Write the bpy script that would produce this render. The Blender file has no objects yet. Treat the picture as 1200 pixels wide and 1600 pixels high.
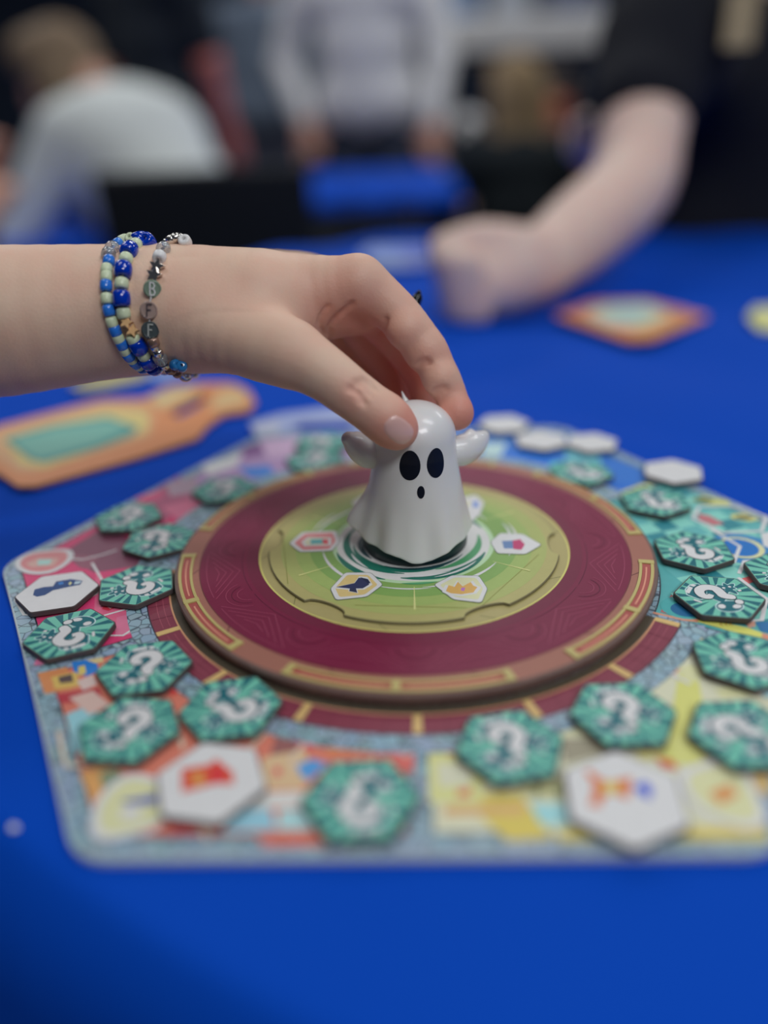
import bpy, math, random
import numpy as np
from mathutils import Vector, Matrix
from mathutils.geometry import tessellate_polygon
random.seed(7); rng = np.random.default_rng(7)
SC = bpy.context.scene
COL = SC.collection
PI = math.pi
R_ = math.radians

# ---------------------------------------------------------------- camera
CAM = np.array([-0.00042, -0.30306, 0.17061]); YAW, PITCH, ROLL, F = -0.03778, 0.4557, -0.03973, 1258.694
_d = np.array([math.sin(YAW)*math.cos(PITCH), math.cos(YAW)*math.cos(PITCH), -math.sin(PITCH)])
_r = np.cross(_d, [0, 0, 1]); _r /= np.linalg.norm(_r); _u = np.cross(_r, _d)
_rr = _r*math.cos(ROLL)+_u*math.sin(ROLL); _uu = -_r*math.sin(ROLL)+_u*math.cos(ROLL)
cd = bpy.data.cameras.new('camera'); cam = bpy.data.objects.new('camera', cd); COL.objects.link(cam)
M = Matrix.Identity(4)
for i in range(3):
    M[i][0] = _rr[i]; M[i][1] = _uu[i]; M[i][2] = -_d[i]; M[i][3] = CAM[i]
cam.matrix_world = M
cd.sensor_fit = 'HORIZONTAL'; cd.sensor_width = 36; cd.lens = 36*F/1200
cd.clip_start = .01; cd.clip_end = 100
cd.dof.use_dof = True; cd.dof.focus_distance = .313; cd.dof.aperture_fstop = 2.25
SC.camera = cam
# ---------------------------------------------------------------- light, world, exposure
SC.view_settings.view_transform = 'Standard'; SC.view_settings.look = 'None'
SC.view_settings.gamma = 1; SC.view_settings.exposure = -1.28; SC.view_settings.use_curve_mapping = False
W = bpy.data.worlds.new('hall'); SC.world = W; W.use_nodes = True
W.node_tree.nodes['Background'].inputs[0].default_value = (.55, .68, 1, 1)
W.node_tree.nodes['Background'].inputs[1].default_value = .07
def area(name, loc, sx, sy, power, col=(.97, .985, 1)):
    l = bpy.data.lights.new(name, 'AREA'); l.shape = 'RECTANGLE'; l.size = sx; l.size_y = sy; l.energy = power; l.color = col
    o = bpy.data.objects.new(name, l); COL.objects.link(o); o.location = loc
    return o
for i, (x, y) in enumerate([(-.9, .1), (1.3, -.2), (.3, 2.2), (-2.2, 2.6), (2.6, 2.6), (.3, 5.0), (-2.6, 5.2), (3.0, 5.2)]):
    area('ceiling_lamp', (x, y, 2.3), 1.2, .5, [18, 36, 36, 48, 40, 60, 60, 60][i])
o = area('ceiling_lamp', (1.0, -1.7, 2.1), 1.0, .6, 62); o.rotation_euler = Vector((1.0, -1.7, 2.1)).to_track_quat('Z', 'Y').to_euler()

def ray(x, y): return _d+_rr*(x-600)/F-_uu*(y-800)/F
def at(x, y, z=0.0):
    v = ray(x, y); return CAM+v*(z-CAM[2])/v[2]
def dep(x, y, d): return CAM+ray(x, y)*d

# ---------------------------------------------------------------- materials
def lin(v): v = v/255; return v/12.92 if v <= .04045 else ((v+.055)/1.055)**2.4
def c(r, g, b, k=1.95):
    R, G, B = lin(r)*k, lin(g)*k, lin(b)*k; y = .3*R+.6*G+.1*B; m = .08 if b < 1.6*max(r, g, 1) else 0
    return tuple(min(.86, v*(1-m)+y*m) for v in (R, G, B))
_mc = {}
def mat(name, col, rough=.5, **kw):
    key = (name, tuple(round(v, 4) for v in col), rough)
    if key in _mc: return _mc[key]
    m = bpy.data.materials.new(name); m.use_nodes = True
    n = m.node_tree.nodes; l = m.node_tree.links; b = n['Principled BSDF']
    b.inputs['Base Color'].default_value = (*col, 1); b.inputs['Roughness'].default_value = rough
    for k, v in kw.items():
        if k in ('noise', 'bump', 'scale'): continue
        b.inputs[k].default_value = v
    if kw.get('noise'):
        t = n.new('ShaderNodeTexCoord'); z = n.new('ShaderNodeTexNoise'); z.inputs['Scale'].default_value = kw.get('scale', 60)
        z.inputs['Detail'].default_value = 4
        l.new(t.outputs['Object'], z.inputs['Vector'])
        r = n.new('ShaderNodeMapRange'); r.inputs[3].default_value = 1-kw['noise']; r.inputs[4].default_value = 1+kw['noise']
        l.new(z.outputs[0], r.inputs[0])
        x = n.new('ShaderNodeVectorMath'); x.operation = 'SCALE'; x.inputs[0].default_value = col
        l.new(r.outputs[0], x.inputs['Scale']); l.new(x.outputs[0], b.inputs['Base Color'])
        if kw.get('bump'):
            bp = n.new('ShaderNodeBump'); bp.inputs['Strength'].default_value = kw['bump']; bp.inputs['Distance'].default_value = .001
            l.new(z.outputs[0], bp.inputs['Height']); l.new(bp.outputs[0], b.inputs['Normal'])
    _mc[key] = m; return m
def ink(col): return mat('printed_ink', col, .45, noise=.05, scale=300, **{'Specular IOR Level': .35})
def stone_mat(name, col, dark, scale):
    m = bpy.data.materials.new(name); m.use_nodes = True; n = m.node_tree.nodes; l = m.node_tree.links; b = n['Principled BSDF']
    t = n.new('ShaderNodeTexCoord'); v = n.new('ShaderNodeTexVoronoi'); v.feature = 'DISTANCE_TO_EDGE'; v.inputs['Scale'].default_value = scale
    l.new(t.outputs['Object'], v.inputs['Vector'])
    r = n.new('ShaderNodeValToRGB'); r.color_ramp.elements[0].color = (*dark, 1); r.color_ramp.elements[1].color = (*col, 1)
    r.color_ramp.elements[0].position = .02; r.color_ramp.elements[1].position = .07
    l.new(v.outputs['Distance'], r.inputs[0])
    v2 = n.new('ShaderNodeTexVoronoi'); v2.inputs['Scale'].default_value = scale; l.new(t.outputs['Object'], v2.inputs['Vector'])
    mx = n.new('ShaderNodeMix'); mx.data_type = 'RGBA'; mx.blend_type = 'OVERLAY'; mx.inputs[0].default_value = .10
    l.new(r.outputs[0], mx.inputs[6]); l.new(v2.outputs['Color'], mx.inputs[7]); l.new(mx.outputs[2], b.inputs['Base Color'])
    b.inputs['Roughness'].default_value = .42
    return m
STONE = stone_mat('printed_stone', c(118, 142, 155), c(60, 74, 88), 240)
# ---------------------------------------------------------------- object helpers
def link(o, parent=None):
    COL.objects.link(o)
    if parent: o.parent = parent
    return o
def mesh(name, V, Fc, mats, parent=None, smooth=False, mi=None):
    me = bpy.data.meshes.new(name); me.from_pydata([tuple(map(float, v)) for v in V], [], [tuple(map(int, f)) for f in Fc])
    for m in (mats if isinstance(mats, (list, tuple)) else [mats]): me.materials.append(m)
    if mi is not None: me.polygons.foreach_set('material_index', mi)
    if smooth: me.polygons.foreach_set('use_smooth', [True]*len(me.polygons))
    me.update()
    return link(bpy.data.objects.new(name, me), parent)
def bigmesh(name, V, Q, m, parent=None):
    me = bpy.data.meshes.new(name); me.vertices.add(len(V)); me.vertices.foreach_set('co', V.astype(np.float32).ravel())
    me.loops.add(Q.size); me.loops.foreach_set('vertex_index', Q.astype(np.int32).ravel())
    me.polygons.add(len(Q)); me.polygons.foreach_set('loop_start', np.arange(0, Q.size, 4, dtype=np.int32))
    me.polygons.foreach_set('use_smooth', np.ones(len(Q), bool))
    me.update(); me.validate(); me.materials.append(m)
    return link(bpy.data.objects.new(name, me), parent)
def empty(name, loc=(0, 0, 0), rz=0):
    o = bpy.data.objects.new(name, None); o.location = loc; o.rotation_euler = (0, 0, rz); o.empty_display_size = .01
    return link(o)
def tag(o, label, cat, group=None, kind=None):
    o['label'] = label; o['category'] = cat
    if group: o['group'] = group
    if kind: o['kind'] = kind
    return o
def copy_tree(o, parent=None):
    k = o.copy(); COL.objects.link(k)
    if parent: k.parent = parent
    for ch in o.children: copy_tree(ch, k)
    return k
def area2(P): return .5*sum(P[i][0]*P[(i+1) % len(P)][1]-P[(i+1) % len(P)][0]*P[i][1] for i in range(len(P)))
def ccw(P): P = [tuple(map(float, q[:2])) for q in P]; return P if area2(P) > 0 else P[::-1]
class Decal:
    """flat print: coloured polygons stacked in hair-thin layers"""
    def __init__(s, z0, step=.00003): s.z0 = z0; s.step = step; s.V = []; s.F = []; s.mi = []; s.m = []; s.bb = {}
    def poly(s, P, col, layer=0, flat=False):
        P = ccw(P); sub = 0
        if not flat:                              # overlapping prints of one layer never share a plane
            xs = [q[0] for q in P]; ys = [q[1] for q in P]; B = (min(xs), max(xs), min(ys), max(ys)); L = s.bb.setdefault(layer, [])
            for b_, k_ in L:
                if b_[0] < B[1] and B[0] < b_[1] and b_[2] < B[3] and B[2] < b_[3]: sub = max(sub, k_+1)
            sub = min(sub, 18); L.append((B, sub))
        m = ink(col) if isinstance(col, tuple) else col
        if m not in s.m: s.m.append(m)
        z = s.z0+s.step*(layer+sub*.05); b = len(s.V)
        s.V += [(x, y, z) for x, y in P]
        for t in tessellate_polygon([[Vector((x, y, 0)) for x, y in P]]):
            a = area2([P[i] for i in t])
            if abs(a) < 1e-14: continue
            s.F.append([b+i for i in (t if a > 0 else t[::-1])]); s.mi.append(s.m.index(m))
    def build(s, name, parent=None): return mesh(name, s.V, s.F, s.m, parent, mi=s.mi)
def stroke(pts, w):
    P = np.array(pts, float)[:, :2]; n = len(P); w = np.broadcast_to(np.array(w, float), (n,))
    T = np.gradient(P, axis=0); T /= np.linalg.norm(T, axis=1)[:, None]+1e-12; N = np.stack([-T[:, 1], T[:, 0]], 1)
    L = P+N*w[:, None]/2; Rr = P-N*w[:, None]/2
    return list(map(tuple, L))+list(map(tuple, Rr[::-1]))
def smooth_path(P, n=6, closed=False):
    P = np.array(P, float); m = len(P); out = []
    for i in range(m if closed else m-1):
        p0 = P[(i-1) % m] if closed or i > 0 else P[0]; p1 = P[i]; p2 = P[(i+1) % m]
        p3 = P[(i+2) % m] if closed or i+2 < m else P[-1]
        for k in range(n):
            t = k/n; out.append(.5*((2*p1)+(p2-p0)*t+(2*p0-5*p1+4*p2-p3)*t*t+(3*p1-p0-3*p2+p3)*t**3))
    if not closed: out.append(P[-1])
    return out
def arcpts(r, a0, a1, n=24, cx=0, cy=0): return [(cx+r*math.cos(R_(a)), cy+r*math.sin(R_(a))) for a in np.linspace(a0, a1, n)]
def band(r0, r1, a0, a1, n=24): return arcpts(r1, a0, a1, n)+arcpts(r0, a1, a0, n)
def ell(cx, cy, a, b, rot=0, n=20):
    cr, sr = math.cos(R_(rot)), math.sin(R_(rot))
    return [(cx+a*math.cos(t)*cr-b*math.sin(t)*sr, cy+a*math.cos(t)*sr+b*math.sin(t)*cr) for t in np.linspace(0, 2*PI, n, endpoint=False)]
def prism(P, z0, z1, bev=0):
    P = ccw(P); n = len(P); cx = sum(p[0] for p in P)/n; cy = sum(p[1] for p in P)/n
    def ins(q, e):
        A = np.array(q); Tn = np.roll(A, -1, 0)-np.roll(A, 1, 0); Tn /= np.linalg.norm(Tn, axis=1)[:, None]+1e-12
        return A-np.stack([Tn[:, 1], -Tn[:, 0]], 1)*e
    rings = [(ins(P, bev), z0), (np.array(P), z0+bev), (np.array(P), z1-bev), (ins(P, bev), z1)] if bev else [(np.array(P), z0), (np.array(P), z1)]
    V = [(x, y, z) for Q, z in rings for x, y in Q]; Fc = []
    for k in range(len(rings)-1):
        for i in range(n): j = (i+1) % n; Fc.append([k*n+i, k*n+j, (k+1)*n+j, (k+1)*n+i])
    top = (len(rings)-1)*n
    for t in tessellate_polygon([[Vector((x, y, 0)) for x, y in rings[-1][0]]]):
        a = area2([tuple(rings[-1][0][i]) for i in t]); t = t if a > 0 else t[::-1]
        Fc.append([top+i for i in t]); 
    for t in tessellate_polygon([[Vector((x, y, 0)) for x, y in rings[0][0]]]):
        a = area2([tuple(rings[0][0][i]) for i in t]); t = t[::-1] if a > 0 else t
        Fc.append([i for i in t])
    return V, Fc
def rounded(P, r, n=4):
    out = []; m = len(P)
    for i in range(m):
        a, b, d = map(np.array, (P[i-1], P[i], P[(i+1) % m])); u = (a-b)/np.linalg.norm(a-b); v = (d-b)/np.linalg.norm(d-b)
        for t in np.linspace(0, 1, n+1): out.append(tuple(b+u*r*(1-t)**2+v*r*t**2))
    return out
def lathe(prof, n=32, cx=0, cy=0):
    V = []; Fc = []
    for r, z in prof: V += [(cx+r*math.cos(2*PI*k/n), cy+r*math.sin(2*PI*k/n), z) for k in range(n)]
    for i in range(len(prof)-1):
        for k in range(n): j = (k+1) % n; Fc.append([i*n+k, i*n+j, (i+1)*n+j, (i+1)*n+k])
    return V, Fc
def box(cx, cy, cz, sx, sy, sz, rz=0, tilt=0, bev=0):
    P = [(-sx/2, -sy/2), (sx/2, -sy/2), (sx/2, sy/2), (-sx/2, sy/2)]
    V, Fc = prism(P, -sz/2, sz/2, bev)
    m = Matrix.Translation((cx, cy, cz)) @ Matrix.Rotation(rz, 4, 'Z') @ Matrix.Rotation(tilt, 4, 'X')
    return [tuple(m @ Vector(v)) for v in V], Fc
def merge(*parts):
    V = []; Fc = []
    for v, f in parts: b = len(V); V += list(v); Fc += [[b+i for i in q] for q in f]
    return V, Fc

# ---------------------------------------------------------------- implicit surfaces (bodies, hands)
class Field:
    def __init__(s, lo, hi, h):
        s.lo = np.array(lo, float); s.h = h; s.n = np.ceil((np.array(hi)-s.lo)/h).astype(int)+1
        s.F = np.full(s.n, .1, np.float32)
        s.ax = [s.lo[i]+h*np.arange(s.n[i]) for i in range(3)]
    def new(s):
        o = object.__new__(Field); o.lo, o.h, o.n, o.ax = s.lo, s.h, s.n, s.ax; o.F = np.full(s.n, .1, np.float32); return o
    def cap(s, a, b, ra, rb, k=.004, sub=False):
        a = np.array(a, float); b = np.array(b, float); pad = max(ra, rb)+k+3*s.h
        l = np.maximum(((np.minimum(a, b)-pad-s.lo)/s.h).astype(int), 0); u = np.minimum(((np.maximum(a, b)+pad-s.lo)/s.h).astype(int)+2, s.n)
        if (u <= l).any(): return s
        X = s.ax[0][l[0]:u[0]][:, None, None]-a[0]; Y = s.ax[1][l[1]:u[1]][None, :, None]-a[1]; Z = s.ax[2][l[2]:u[2]][None, None, :]-a[2]
        e = b-a; L = float(e@e)
        t = np.clip((X*e[0]+Y*e[1]+Z*e[2])/L, 0, 1) if L > 1e-14 else 0.
        D = np.sqrt((X-t*e[0])**2+(Y-t*e[1])**2+(Z-t*e[2])**2)-(ra+t*(rb-ra))
        sl = tuple(slice(l[i], u[i]) for i in range(3)); A = s.F[sl]
        if sub: hh = np.maximum(k-np.abs(A+D), 0)/k; s.F[sl] = np.maximum(A, -D)+hh*hh*k/4
        else: hh = np.maximum(k-np.abs(A-D), 0)/k; s.F[sl] = np.minimum(A, D)-hh*hh*k/4
        return s
    def chain(s, N, k=.004):
        if len(N) > 2:
            Z = smooth_path([list(p_)+[r_] for p_, r_ in N], 4); N = [(q[:3], q[3]) for q in Z]
            s2 = s.new()
            for (a, ra), (b, rb) in zip(N[:-1], N[1:]): s2.cap(a, b, ra, rb, .0003)
            s.join(s2, k); return s
        for (a, ra), (b, rb) in zip(N[:-1], N[1:]): s.cap(a, b, ra, rb, k)
        return s
    def join(s, o, k):
        hh = np.maximum(k-np.abs(s.F-o.F), 0)/k; s.F = np.minimum(s.F, o.F)-hh*hh*k/4; return s
    def surf(s):
        Fv = s.F; n = s.n; ins = Fv < 0
        c8 = [ins[i:n[0]-1+i, j:n[1]-1+j, k:n[2]-1+k] for i in (0, 1) for j in (0, 1) for k in (0, 1)]
        cnt = sum(x.astype(np.int8) for x in c8); act = (cnt > 0) & (cnt < 8)
        I = np.argwhere(act); idx = np.full(act.shape, -1, np.int64); idx[act] = np.arange(len(I))
        S = np.zeros((len(I), 3)); Cn = np.zeros(len(I))
        cor = {(i, j, k): Fv[I[:, 0]+i, I[:, 1]+j, I[:, 2]+k].astype(float) for i in (0, 1) for j in (0, 1) for k in (0, 1)}
        for ax in range(3):
            for p in (0, 1):
                for q in (0, 1):
                    a = [0, 0, 0]; o = [x for x in range(3) if x != ax]; a[o[0]] = p; a[o[1]] = q; b = list(a); b[ax] = 1
                    fa = cor[tuple(a)]; fb = cor[tuple(b)]; m = (fa < 0) != (fb < 0)
                    t = np.where(m, fa/np.where(m, fa-fb, 1), 0)
                    P = np.tile(np.array(a, float), (len(I), 1)); P[:, ax] = t
                    S += P*m[:, None]; Cn += m
        V = s.lo+s.h*(I+S/Cn[:, None]); Q = []
        for ax in range(3):
            o = [(1, 2), (2, 0), (0, 1)][ax]
            sl0 = [slice(1, -1)]*3; sl0[ax] = slice(0, -1); sl1 = [slice(1, -1)]*3; sl1[ax] = slice(1, None)
            A = ins[tuple(sl0)]; B = ins[tuple(sl1)]
            E_ = np.argwhere(A != B); off = np.array([1, 1, 1]); off[ax] = 0; G = E_+off
            if not len(G): continue
            fl = A[tuple(E_.T)]
            def g(d0, d1):
                H = G.copy(); H[:, o[0]] -= d0; H[:, o[1]] -= d1; return idx[tuple(H.T)]
            q = np.stack([g(1, 1), g(0, 1), g(0, 0), g(1, 0)], 1)
            q[~fl] = q[~fl][:, ::-1]; Q.append(q)
        return V, np.concatenate(Q)
def skin_mat(name, base, red, attr=False, sss=.12):
    m = bpy.data.materials.new(name); m.use_nodes = True; n = m.node_tree.nodes; l = m.node_tree.links; b = n['Principled BSDF']
    t = n.new('ShaderNodeTexCoord'); z = n.new('ShaderNodeTexNoise'); z.inputs['Scale'].default_value = 45; z.inputs['Detail'].default_value = 5
    l.new(t.outputs['Object'], z.inputs['Vector'])
    mx = n.new('ShaderNodeMix'); mx.data_type = 'RGBA'; mx.inputs[6].default_value = (*base, 1); mx.inputs[7].default_value = (*red, 1)
    r = n.new('ShaderNodeMapRange'); r.inputs[1].default_value = .35; r.inputs[2].default_value = .75; r.inputs[4].default_value = .3
    l.new(z.outputs[0], r.inputs[0])
    if attr:
        a = n.new('ShaderNodeAttribute'); a.attribute_name = 'flush'; ad = n.new('ShaderNodeMath'); ad.use_clamp = True
        l.new(a.outputs['Fac'], ad.inputs[0]); l.new(r.outputs[0], ad.inputs[1]); l.new(ad.outputs[0], mx.inputs[0])
    else: l.new(r.outputs[0], mx.inputs[0])
    l.new(mx.outputs[2], b.inputs['Base Color']); b.inputs['Roughness'].default_value = .55
    b.inputs['Subsurface Weight'].default_value = sss; b.inputs['Subsurface Radius'].default_value = (1, .35, .2); b.inputs['Subsurface Scale'].default_value = .004
    z2 = n.new('ShaderNodeTexVoronoi'); z2.inputs['Scale'].default_value = 900; l.new(t.outputs['Object'], z2.inputs['Vector'])
    bp = n.new('ShaderNodeBump'); bp.inputs['Strength'].default_value = .12; bp.inputs['Distance'].default_value = .0004
    l.new(z2.outputs['Distance'], bp.inputs['Height']); l.new(bp.outputs[0], b.inputs['Normal'])
    return m

# ================================================================= SETTING
TZ = -.0025   # height of the cloth; the board's printed top is at 0
FZ = -.75     # the hall floor
carpet = mat('dark_carpet', c(22, 26, 36), .95, noise=.3, scale=20)
f = mesh('floor', [(-7, -4, FZ), (8, -4, FZ), (8, 10, FZ), (-7, 10, FZ)], [(0, 1, 2, 3)], carpet); f['kind'] = 'structure'
V, Fc = box(.5, 9.1, 1.2, 15, .2, 3.9); f = mesh('wall_back', V, Fc, mat('navy_drape_wall', c(24, 34, 52), .9, noise=.2, scale=3)); f['kind'] = 'structure'
V, Fc = box(-7.1, 3, 1.2, .2, 14, 3.9); f = mesh('wall_left', V, Fc, mat('navy_drape_wall', c(24, 34, 52), .9, noise=.2, scale=3)); f['kind'] = 'structure'
V, Fc = box(8.1, 3, 1.2, .2, 14, 3.9); f = mesh('wall_right', V, Fc, mat('navy_drape_wall', c(24, 34, 52), .9, noise=.2, scale=3)); f['kind'] = 'structure'

# ================================================================= TABLE AND CLOTH
TC = (.28, .43); TR = .70
cloth = bpy.data.materials.new('blue_tablecloth'); cloth.use_nodes = True
_n = cloth.node_tree.nodes; _l = cloth.node_tree.links; _b = _n['Principled BSDF']
_b.inputs['Base Color'].default_value = (*c(0, 55, 148), 1); _b.inputs['Roughness'].default_value = .8; _b.inputs['Specular IOR Level'].default_value = .12
_t = _n.new('ShaderNodeTexCoord'); _z = _n.new('ShaderNodeTexNoise'); _z.inputs['Scale'].default_value = 1500; _l.new(_t.outputs['Object'], _z.inputs['Vector'])
_p = _n.new('ShaderNodeBump'); _p.inputs['Strength'].default_value = .2; _p.inputs['Distance'].default_value = .0003; _l.new(_z.outputs[0], _p.inputs['Height']); _l.new(_p.outputs[0], _b.inputs['Normal'])
t = empty('round_table', (TC[0], TC[1], FZ))
V, Fc = lathe([(0, .708), (TR-.012, .708), (TR-.003, .711), (TR-.003, .731), (TR-.012, .7375), (0, .7375)], 64)
mesh('tabletop', V, Fc, mat('table_laminate', c(120, 110, 100), .5), t)
for k in range(4):
    a = PI/4+k*PI/2; x, y = .45*math.cos(a), .45*math.sin(a)
    V, Fc = lathe([(0, 0), (.018, 0), (.016, .03), (.016, .7075), (0, .7075)], 12, x, y); mesh('leg', V, Fc, mat('grey_steel', (.2, .2, .2), .35, Metallic=1.), t)
tag(t, 'round banquet table hidden under the blue cloth that carries the game', 'table')
def drape(name, cx, cy, R, z, drop, folds, wr, keep):
    V = []; Fc = []; nA = 240; rr = list(np.linspace(0, R, 90)); ring = []
    for r in rr[1:]:
        for k in range(nA):
            a = 2*PI*k/nA; x, y = cx+r*math.cos(a), cy+r*math.sin(a)
            V.append((x, y, z-wr*keep(x, y)))
    nr = len(rr)-1
    for s_ in range(1, 15):
        q = s_/14
        for k in range(nA):
            a = 2*PI*k/nA; amp = .045*min(1, q*1.5)
            r = R+.004+.012*min(1, q*5)+amp*(.5+.5*math.sin(folds*a+1.1*math.sin(3*a)))+.02*q
            V.append((cx+r*math.cos(a), cy+r*math.sin(a), z-.002-drop*q))
    tot = nr+14
    for i in range(tot-1):
        for k in range(nA): j = (k+1) % nA; Fc.append([i*nA+k, (i+1)*nA+k, (i+1)*nA+j, i*nA+j])
    V.append((cx, cy, z)); ce = len(V)-1
    for k in range(nA): Fc.append([ce, k, (k+1) % nA])
    return mesh(name, V, Fc, cloth, smooth=True)
def sstep(a, b, x): t = min(1, max(0, (x-a)/(b-a))); return t*t*(3-2*t)
def wrinkle(x, y):
    d = math.hypot(x, y); m = sstep(.178, .23, d)
    s = x*.55+y*.83                                  # broad folds running across the cloth
    w = .5+.5*math.sin(s*31+2.2*math.sin(x*9-y*4)+.8)+.35*(.5+.5*math.sin((x*.9-y*.4)*47+1.5*math.sin(y*13)))
    e = 1-.85*sstep(.0, .05, .05-abs(math.hypot(x+.15, y-.18)-.0)*.3)
    return m*w*e
o = drape('tablecloth', TC[0], TC[1], TR, TZ-.0003, .62, 22, .0058, wrinkle)
tag(o, 'royal blue cloth draped over the round table under the game board', 'tablecloth')

# ================================================================= GAME BOARD
RB = .1808
hexv = [(RB*math.cos(R_(60*k)), RB*math.sin(R_(60*k))) for k in range(6)]
board = empty('game_board', (0, 0, TZ))
V, Fc = prism(rounded(hexv, .009, 5), 0, -TZ, .0003)
mesh('board_base', V, Fc, mat('cardboard_edge', c(150, 160, 165), .6, noise=.1), board)
CR = {'c5': (0, 840, .375), 'c6': (60, 1080, .5333), 'c7': (640, 1040, .4667), 'c2': (780, 720, .35), 'c3': (700, 600, .4167),
      'c4': (400, 700, .4167), 'cl': (0, 580, .35), 'ca': (0, 860, .25), 'cb': (280, 1100, .3333), 'cc': (1000, 900, .16667), 'cd': (1030, 740, .14167), 'px': (0, 0, 1)}
def K(crop, P, z=0.0):
    ox, oy, s = CR[crop]; return [tuple(at(ox+x*s, oy+y*s, z)[:2]) for x, y in P]
D = Decal(.0025+.00004, .00004)
inner = rounded([(v[0]*.995, v[1]*.995) for v in hexv], .008, 5)
D.poly(inner, STONE, 0)
SECT = {180: c(178, 42, 92), 240: c(214, 98, 78), 300: c(202, 188, 150), 0: c(62, 142, 142), 60: c(40, 96, 168), 120: c(150, 122, 160)}
def sector_poly(a, rin=.119, mr=.955, gap=.0032):
    v = np.array([RB*mr*math.cos(R_(a)), RB*mr*math.sin(R_(a))]); ap = RB*mr*math.cos(R_(30))
    P = []
    for sgn in (-1, 1):
        e = R_(a+sgn*30); m_ = np.array([ap*math.cos(e), ap*math.sin(e)]); tn = np.array([-math.sin(e), math.cos(e)])*(-sgn)*gap
        P.append((m_+tn, sgn, math.degrees(math.atan2(*(np.array([rin*math.cos(e), rin*math.sin(e)])+tn)[::-1]))))
    lo, hi = P
    a0, a1 = a-30+math.degrees(gap/rin), a+30-math.degrees(gap/rin)
    return [tuple(lo[0]), tuple(v), tuple(hi[0])]+arcpts(rin, a1, a0, 20)
for a, col in SECT.items():
    D.poly(sector_poly(a, .1010 if a == 0 else .119), c(40, 40, 52), 1); D.poly(sector_poly(a, .1015 if a == 0 else .1195, .951, .0037), col, 2)
# --- pink sector
P3, P4, P5, P6, P7 = 3, 4, 5, 6, 7
wl = c(226, 178, 178)
D.poly(K('cl', [(300, 800), (460, 700), (700, 800), (690, 860), (420, 900), (330, 850)]), c(112, 62, 82), P3)
D.poly(K('cl', [(430, 660), (560, 620), (800, 470), (860, 560), (700, 700)]), c(150, 74, 102), P3)
D.poly(K('cl', [(600, 570), (720, 530), (730, 560), (650, 590)]), c(224, 64, 104), P4)
D.poly(K('cl', [(720, 610), (850, 570), (920, 600), (900, 650), (790, 660)]), c(206, 92, 120), P4)
D.poly(K('cl', [(740, 500), (870, 470), (900, 540), (760, 560)]), c(150, 128, 142), P4)
D.poly(K('ca', [(600, 150), (640, 180), (900, 330), (930, 520), (640, 500), (590, 380)]), c(196, 76, 108), P3)
D.poly(K('ca', [(730, 420), (820, 400), (850, 520), (720, 540)]), c(206, 92, 122), P4)
D.poly(K('ca', [(860, 350), (895, 350), (920, 500), (860, 520)]), c(150, 62, 92), P4)
D.poly(K('ca', [(650, 330), (760, 340), (680, 380), (640, 370)]), c(168, 32, 52), P5)
D.poly(K('ca', [(655, 345), (720, 345), (690, 370)]), c(226, 120, 130), P6)
D.poly(K('ca', [(400, 20), (620, 40), (560, 120), (500, 110), (440, 60)]), c(126, 70, 88), P3)
for q in ([(95, 310), (150, 405), (290, 405)], [(640, 535), (770, 535), (975, 400), (920, 320)], [(330, 20), (380, 50), (520, 60), (640, 30), (730, 0)], [(575, 80), (640, 190)], [(480, 350), (610, 270), (600, 230)], [(650, 410), (790, 370)]):
    D.poly(stroke(K('ca', q), .0011), wl, P5)
D.poly(K('ca', [(210, 720), (240, 660), (290, 700), (330, 660), (380, 660), (330, 700), (250, 720)]), c(214, 96, 130), P4)
# --- orange sector
D.poly(K('ca', [(235, 770), (420, 730), (460, 870), (280, 900)]), c(222, 112, 62), P3)
D.poly(K('ca', [(320, 795), (480, 760), (500, 850), (345, 870)]), c(190, 150, 70), P4)
D.poly(K('ca', [(365, 795), (450, 775), (460, 825), (375, 835)]), c(76, 62, 62), P5)
D.poly(K('ca', [(450, 700), (600, 680), (620, 760), (540, 790), (460, 760)]), c(40, 104, 172), P4)
D.poly(K('ca', [(490, 730), (530, 720), (540, 770), (490, 790)]), c(216, 160, 80), P5)
D.poly(K('ca', [(540, 690), (640, 670), (650, 700), (600, 710)]), c(206, 160, 110), P5)
D.poly(K('ca', [(480, 820), (580, 780), (610, 840), (520, 880)]), c(216, 156, 150), P5)
D.poly(K('ca', [(350, 900), (620, 860), (640, 940), (380, 960)]), c(156, 46, 56), P4)
D.poly(K('ca', [(1050, 900), (1130, 790), (1200, 830), (1090, 910)]), c(216, 52, 48), P4)
D.poly(K('c6', [(80, 70), (150, 40), (200, 100), (110, 190)]), c(120, 170, 190), P4)
D.poly(K('c6', [(90, 20), (160, 0), (210, 40), (150, 70)]), c(204, 150, 140), P5)
D.poly(K('c6', [(540, 350), (680, 345), (700, 410), (545, 415)]), c(118, 164, 188), P4)
D.poly(K('c6', [(705, 350), (790, 345), (830, 410), (700, 410)]), c(140, 176, 196), P4)
D.poly(K('c6', [(570, 300), (780, 295), (790, 340), (560, 348)]), c(206, 178, 172), P4)
D.poly(K('c6', [(655, 200), (780, 150), (800, 260), (770, 290), (660, 290)]), c(214, 150, 112), P4)
D.poly(K('c6', [(700, 120), (790, 100), (800, 170), (680, 190)]), c(126, 78, 76), P5)
D.poly(K('c6', [(765, 120), (830, 115), (800, 170), (760, 175)]), c(200, 46, 78), P6)
D.poly(K('c6', [(850, 160), (870, 120), (1010, 125), (1010, 178), (845, 185)]), c(224, 106, 34), P5)
D.poly(K('c6', [(1010, 130), (1105, 135), (1100, 240), (1050, 220)]), c(206, 82, 76), P5)
D.poly(K('c6', [(1010, 125), (1110, 128), (1110, 150), (1010, 155)]), c(140, 66, 58), P6)
D.poly(K('c6', [(745, 225), (800, 200), (850, 215), (790, 265)]), c(64, 128, 196), P6)
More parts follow.
